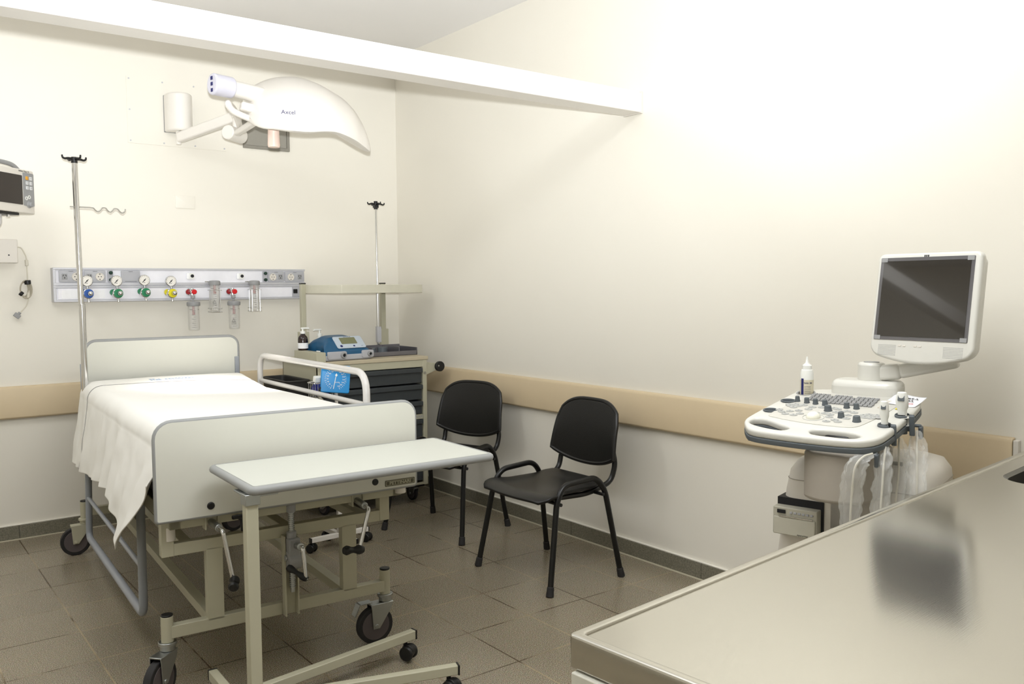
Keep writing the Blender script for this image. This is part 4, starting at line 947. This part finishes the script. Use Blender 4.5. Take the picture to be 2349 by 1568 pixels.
MB().tube([Mc @ Vector((x, y, -.058)) for x, y in rr(.045, .022, .008, cx=-.212, cy=-.16)], .004, 8, closed=True).cyl(Mc @ Vector((-.230, -.155, -.04)), Mc @ Vector((-.230, -.155, -.058)), .004, n=8).build('front_loop', DKGREY, us)
# neck
MB().cyl((.06, -.08, .950), (.06, -.08, .895), .085, n=36).build('swivel_disc', BLACK, us, bev=.004)
nk = [(-.045, -.14), (-.03, -.185), (.02, -.215), (.085, -.215), (.135, -.19), (.16, -.12), (.17, .05), (.10, .10), (0, .10), (-.045, .03)]
nk = [(p.x, p.y) for p in catmull([Vector((x, y, 0)) for x, y in nk], 4, closed=True)]
MB().prism(nk, .745, .900).build('neck_cover', SHADEGREY, us, bev=.012, seg=4)
MB().prism([(-.02, .0), (.13, .0), (.13, .16), (-.02, .16)], .60, .80).build('lift_column', MIDG, us, bev=.01)
# body
def rsec(w0, w1, y0, y1, z, r=.05): return [(x, y, z) for x, y in rr(w1-w0, y1-y0, r, 6, (w0+w1)/2, (y0+y1)/2)]
def loft(secs):
    b = MB(); rg = [[b.bm.verts.new(p) for p in s_] for s_ in secs]; n = len(rg[0])
    for a, c in zip(rg, rg[1:]):
        for i in range(n): b.bm.faces.new((a[i], a[(i+1) % n], c[(i+1) % n], c[i]))
    b.bm.faces.new(rg[0]); b.bm.faces.new(rg[-1]); return b
bd = loft([rsec(-.215, .29, -.01, .46, .14), rsec(-.205, .29, -.01, .46, .45), rsec(-.195, .29, 0, .45, .56), rsec(-.175, .285, 0, .44, .72, .05), rsec(-.165, .28, .01, .43, .785, .05), rsec(-.145, .26, .035, .41, .82, .05), rsec(-.11, .225, .07, .37, .835, .05)])
bdo = bd.build('body', IVORY, us, ang=45)
MB().tube([(x, y, .757) for x, y, z in rsec(-.1705, .2835, .004, .436, 0, .05)], .0014, 5, closed=True).build('panel_gap', SHADEGREY, us)
MB().bb(.155, .195, .066, .072, .80, .845).build('port_panel', INK, us)
bs = loft([rsec(-.26, .36, -.25, .47, .075, .08), rsec(-.26, .36, -.25, .47, .11, .08), rsec(-.22, .32, -.15, .46, .15, .07)]).build('base', MIDG, us, bev=.004)
for p in ((-.20, -.22), (.30, -.22), (-.2, .38), (.3, .38)): twin(us, p[0], p[1], .045, .10, R(70))
# bay opening, its shade painted as a solid black block, and handles at the front of the body
MB().box((-.110, .075, .632), (.158, .160, .122)).build('bay_shade_block', INK, us)
M_ = FRONT((-.068, -.0015, .716)); b = MB()
for p, q in (((-.010, -.007), (.010, -.007)), ((.010, -.007), (0, .011)), ((0, .011), (-.010, -.007))): b.tube([M_ @ Vector((p[0], p[1], 0)), M_ @ Vector((q[0], q[1], 0))], .0007, 6)
b.text('!', .012, M_ @ Matrix.Translation((0, -.001, 0))); b.build('warning_mark', INK, us)
# monitor tower and arm
MB().prism([(p.x, p.y) for p in catmull([Vector(v_+(0,)) for v_ in [(-.095, .26), (-.06, .222), (.10, .222), (.135, .26), (.135, .33), (.10, .36), (-.06, .36), (-.095, .33)]], 4, closed=True)], .97, 1.085).build('tower', CONS, us, bev=.022, seg=4)
# monitor: screen plane faces world -x ; local transform back from the world
inv = (Matrix.Translation(US) @ Matrix.Rotation(UA, 4, 'Z')).inverted()
arm0 = inv @ Vector((-.355, -3.955, 1.112)); arm1 = inv @ Vector((-.285, -4.16, 1.165)); arm2 = inv @ Vector((-.285, -4.17, 1.25))
ar = MB().cyl(arm0-Vector((0, 0, .035)), arm0+Vector((0, 0, .035)), .045, n=32).build('arm_hub', CONS, us, bev=.010, seg=3)
MB().cyl(arm0+Vector((0, 0, .034)), arm0+Vector((0, 0, .0365)), .026, n=24).build('hub_cap', MIDG, ar)
d_ = (arm1-arm0); d_.z = 0; d_.normalize()
MB().beam(arm0+d_*.02+Vector((0, 0, -.002)), arm0+d_*.10+Vector((0, 0, .008)), .06, .055).beam(arm0+d_*.09+Vector((0, 0, .006)), arm1+d_*.06, .055, .050).build('arm', CONS, us, bev=.014, seg=4)
MB().cyl(arm1-Vector((0, 0, .02)), arm2, .030).build('arm_riser', CONS, us, bev=.004)
MW = inv @ (Matrix.Translation((-.36, -4.148, 1.350)) @ Matrix.Rotation(R(-90), 4, 'Z') @ Matrix.Rotation(R(-9), 4, 'X'))
def MF(x, y, z): return MW @ FRONT((x, y, z))
def mon_outline(s_=1):
    P = [(-.165, -.14)]; 
    pts = rr(.352*s_, .345*s_, (.03, .03, .022, .022), 6, 0, .005)
    out = []
    for x, y in pts:
        if y < -.12: y -= .032*(1-(x/.18)**2)
        out.append((x, y))
    # add samples along the bottom for the bowed edge
    res = []
    for i in range(len(out)):
        a, c = out[i], out[(i+1) % len(out)]; res.append(a)
        if a[1] < -.15 and c[1] < -.15 and abs(a[0]-c[0]) > .1:
            for k in range(1, 10):
                x = a[0]+(c[0]-a[0])*k/10; res.append((x, .005-.1725*s_-.032*(1-(x/.18)**2)))
    return res
mo = MB().plate([mon_outline()], .034, MF(0, .0, 0), bev=.010).build('monitor_bezel', CONS, us, ang=50)
MB().plate([mon_outline(.95)], .045, MF(0, .030, 0), bev=.012).build('monitor_back', CONS, us, ang=50)
MB().plate([rr(.318, .284, .003, cx=-.004, cy=.020)], .003, MF(0, -.0170, 0)).build('screen_border', mat('screen_border', (96, 94, 96), .15, coat=.6), mo)
MB().plate([rr(.296, .260, .002, cx=-.004, cy=.020)], .002, MF(0, -.0187, 0)).build('screen', TFT, mo)
b = MB()
for sx, sy in ((-1, -1), (1, -1), (1, 1), (-1, 1)): b.plate([rr(.022, .014, .001, cx=-.004+sx*.146, cy=.020+sy*.134)], .001, MF(0, -.0195, 0))
b.build('corner_tape', MIDG, mo)
b = MB()
for s_ in (-1, 1):
    for i in range(14):
        for j in range(8): b.box((0, 0, 0), (.0028, .0015, .0006), M=MF(s_*.112+(i-6.5)*.0046, -.0172, -.140-j*.0048))
b.build('speaker_grilles', MIDG, mo)
b = MB()
for x in (-.058, -.042, -.004, .012): b.plate([rr(.011, .005, .002, cx=x-.01, cy=-.140)], .003, MF(0, -.017, 0))
b.build('monitor_buttons', IVORY, mo)
b = MB()
for x in (-.006, 0, .006): b.box((0, 0, 0), (.004, .010, .0006), M=MF(x-.005, -.0172, .164))
b.build('maker_logo', INK, mo)

# things resting on the machine
Mus = Matrix.Translation(US) @ Matrix.Rotation(UA, 4, 'Z')
def on_console(a, b_, dz=0): return tuple(Mus @ (Mc @ Vector((a, b_, dz))))
t = thing('gel_bottle', 'white gel bottle with nozzle and blue striped label standing in the console holder', 'bottle', on_console(-.172, .215, -.048), UA)
MB().lathe([(0, 0), (.021, 0), (.023, .004), (.0232, .118), (.020, .130), (.010, .135), (0, .135)], n=28).build('bottle_body', WHITE, t)
MB().lathe([(.012, .130), (.0165, .132), (.0165, .146), (.012, .150), (.006, .156), (.0028, .178), (0, .179)], n=24).build('nozzle_cap', WHITE, t)
MB().lathe([(.0236, .03), (.0236, .095)], n=28).build('bottle_label', mat('gel_label', (214, 206, 180), .5), t)
b = MB()
def wrapmark(a0, a1, z0, z1, r=.0239):
    n_ = 6
    for k in range(n_):
        A0, A1 = a0+(a1-a0)*k/n_, a0+(a1-a0)*(k+1)/n_
        vs = [b.bm.verts.new((r*math.cos(a), r*math.sin(a), z)) for a, z in ((A0, z0), (A1, z0), (A1, z1), (A0, z1))]; b.bm.faces.new(vs)
wrapmark(R(236), R(262), .03, .1)
b.build('label_stripe', NAVY, t)
b = MB()
VD = R(-90+20)
for k, ch_ in enumerate('EcoGel 200'):
    a = R(271)+k*.115; Mx = basis((.0243*math.cos(a), .0243*math.sin(a), .084), (-math.sin(a), math.cos(a), 0), (0, 0, 1)); b.text(ch_, .0068, Mx)
for j in range(5):
    for k in range(8):
        a = R(273)+k*.12; b.box((.0240*math.cos(a), .0240*math.sin(a), .072-j*.006), (.0022, .0005, .0008), rz=a+R(90))
b.build('label_text', NAVY, t)
t = thing('note', 'paper note with handwritten capitals taped to the console beside the keyboard', 'note', on_console(.170, .190, .0), UA)
Mn = Matrix.Rotation(R(10), 4, 'X') @ Matrix.Rotation(R(-8), 4, 'Z')
MB().grid(lambda u, v: Mn @ Vector(((u-.5)*.105, (v-.5)*.105, .003+.004*(v)**4+.002*math.sin(u*6))), 12, 12).build('sheet', PAPER, t, solid=.0006)
b = MB().text('CABLE A', .0155, Mn @ Matrix.Translation((.006, .022, .0065)), bold=.0004).text('TIERRA', .0155, Mn @ Matrix.Translation((.004, -.002, .0062)), bold=.0004); b.build('handwriting', INK, t)
b = MB().tube([Mn @ Vector((.030+.010*math.cos(R(a)), -.034+.005*math.sin(R(a)), .006)) for a in range(0, 360, 30)], .0006, 5, closed=True); b.build('stamp', RED, t)
def probe(label, a, b_, s_):
    t = thing('ultrasound_probe', label, 'ultrasound probe', on_console(a, b_, 0), UA, 'probes standing in the console holders')
    Mp = Matrix.Rotation(R(8), 4, 'X')
    MB().lathe([(0, -.055), (.008*s_, -.055), (.0115*s_, -.02), (.013*s_, .016), (.0125*s_, .020), (.0165*s_, .030), (.0175*s_, .048), (.0165*s_, .064), (.012*s_, .078), (0, .080)], Mp @ Matrix.Diagonal((1, .72, 1, 1)), 24).build('probe_body', WHITE, t)
    MB().plate([rr(.018*s_, .017*s_, .002)], .003, Mp @ FRONT((0, -.0105*s_, .062))@Matrix.Rotation(R(-25),4,'X'), bev=.0005).build('grey_tip', DKGREY, t)
    return t
probe('slim white ultrasound probe with grey tip in the front holder of the console', .175, -.075, .82)
probe('larger white ultrasound probe with grey tip in the rear holder of the console', .200, .035, 1.12)
# plastic-sleeved cables
def cable(label, top, pts, w_):
    base = Mus @ Vector(top); t = thing('sleeved_cable', label, 'cable', tuple(base), UA, 'probe cables in clear plastic sleeves')
    P = catmull([Vector((0, 0, 0))]+[Vector(p) for p in pts], 6)
    MB().tube(P, .0032, 8).build('cable', CABLE, t)
    N = len(P)
    b = MB(); rings = []; n_ = 40; M_ = 60
    for i in range(M_+1):
        q = i/M_; k = min(N-1, int(q*(N-1))); c = P[k] if k == N-1 else P[k].lerp(P[k+1], q*(N-1)-k)
        ring = []
        for j in range(n_):
            an = 2*math.pi*j/n_; ww = w_*(.35+.65*min(1, q*4))
            rr_ = ww*(1+.14*math.sin(an*5+q*7)+.10*math.sin(an*9-q*31)+.30*noise.noise(Vector((math.cos(an)*1.3+top[0]*31, math.sin(an)*1.3, q*9)))+.22*noise.noise(Vector((math.cos(an)*3, math.sin(an)*3, q*24+top[1]*17))))
            ring.append(b.bm.verts.new((c.x+rr_*math.cos(an)*1.0, c.y+rr_*.45*math.sin(an), c.z)))
        rings.append(ring)
    for A_, B_ in zip(rings, rings[1:]):
        for j in range(n_): b.bm.faces.new((A_[j], A_[(j+1) % n_], B_[(j+1) % n_], B_[j]))
    b.build('plastic_sleeve', FILM, t, ang=25)
cable('clear plastic-sleeved cable looping from the front hook of the console', (.176, -.205, .915), [(-.018, -.035, -.008), (-.034, -.055, -.04), (-.042, -.055, -.12), (-.045, -.055, -.22), (-.045, -.05, -.40)], .028)
cable('clear plastic-sleeved cable below the slim probe, between front hook and holders', (.198, -.150, .93), [(.004, -.03, -.05), (.006, -.05, -.12), (.004, -.06, -.22), (0, -.06, -.40)], .024)
cable('clear plastic-sleeved cable hanging straight down from the larger probe', (.205, -.020, .940), [(0, 0, -.05), (.0, .0, -.12), (-.004, -.02, -.24), (-.004, -.03, -.42)], .026)
cable('clear plastic-sleeved cable hanging from the rear hook of the console', (.238, .060, .955), [(.006, -.02, -.05), (.014, -.05, -.12), (.022, -.08, -.22), (.022, -.08, -.42)], .026)
# printer in the bay
t = thing('thermal_printer', 'small beige thermal printer in the front bay of the ultrasound machine', 'printer', tuple(Mus @ Vector((-.115, -.010, .622))), UA)
MB().box((0, .04, 0), (.150, .15, .092)).build('case', mat('printer_beige', (186, 182, 166), .5), t, bev=.003)
MB().box((0, -.038, -.016), (.142, .008, .060)).build('paper_door', mat('printer_door', (196, 192, 176), .45), t, bev=.003)
MB().box((0.005, -.0415, .017), (.115, .004, .004)).build('tear_bar', CHROME, t)
MB().box((-.045, -.037, .032), (.028, .004, .012)).build('display', INK, t)
b = MB()
for k in range(6): b.box((-.012+k*.014, -.037, .031), (.009, .004, .007))
b.build('keys', PGREY, t, bev=.001)
MB().text('digital printer', .007, FRONT((.03, -.0425, -.040))).build('lettering', INK, t)

# ------------------------------------------------------------------ steel worktop with sink and its cabinet
WA = .092
wt = thing('steel_worktop', 'stainless steel worktop with raised rim and inset sink in the foreground', 'worktop', (-2.382, -4.642, .90), WA)
L_, D_ = 2.30, .62
sk = rr(.48, .36, .09, 8, 1.82, -.25)
hole = rr(.46, .34, .085, 8, 1.82, -.25)
MB().plate([[(0.018, -.018), (L_, -.018), (L_, -D_+.018), (.018, -D_+.018)], sk], .004, Matrix.Translation((0, 0, -.006))).build('top_sheet', WTOP, wt)
ol = [(.0, 0), (L_, 0), (L_, -D_), (0, -D_)]
b = MB(); fr = rr(L_, D_, (.010, .002, .002, .010), 5, L_/2, -D_/2); fi = rr(L_-.036, D_-.036, (.006, .002, .002, .006), 5, L_/2, -D_/2)
b.plate([fr, fi], .052, Matrix.Translation((0, 0, -.026)), bev=.004)
b.build('rim', WTOP, wt)
bw = MB(); secs = [[(x, y, -.005) for x, y in sk], [(x, y, -.012) for x, y in hole], [(1.82+(x-1.82)*.93, -.25+(y+.25)*.93, -.16) for x, y in hole], [(1.82+(x-1.82)*.8, -.25+(y+.25)*.8, -.17) for x, y in hole]]
rg = [[bw.bm.verts.new(p) for p in s_] for s_ in secs]; n = len(rg[0])
for a, c in zip(rg, rg[1:]):
    for i in range(n): bw.bm.faces.new((a[i], a[(i+1) % n], c[(i+1) % n], c[i]))
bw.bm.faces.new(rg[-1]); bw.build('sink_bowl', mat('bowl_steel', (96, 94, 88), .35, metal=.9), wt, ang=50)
cb = thing('base_cabinet', 'white base cabinet under the stainless steel worktop', 'cabinet', (-2.382, -4.642, 0), WA)
MB().bb(-.006, L_, -D_+.02, -.012, .08, .70).bb(-.006, .014, -D_+.02, -.012, .70, .846).bb(L_-.02, L_, -D_+.02, -.012, .70, .846).bb(.014, L_-.02, -.032, -.012, .70, .846).bb(.014, L_-.02, -D_+.02, -D_+.04, .70, .846).build('carcass', mat('cabinet_white', (222, 220, 208), .45), cb, bev=.002)
MB().bb(.05, L_-.05, -D_+.06, -.05, 0, .08).build('plinth', DKGREY, cb)
for k in range(4): MB().bb(.01+k*.57, .01+k*.57+.56, -D_+.002, -D_+.02, .10, .84).build('door', mat('cabinet_white', (222, 220, 208), .45), cb, bev=.002)
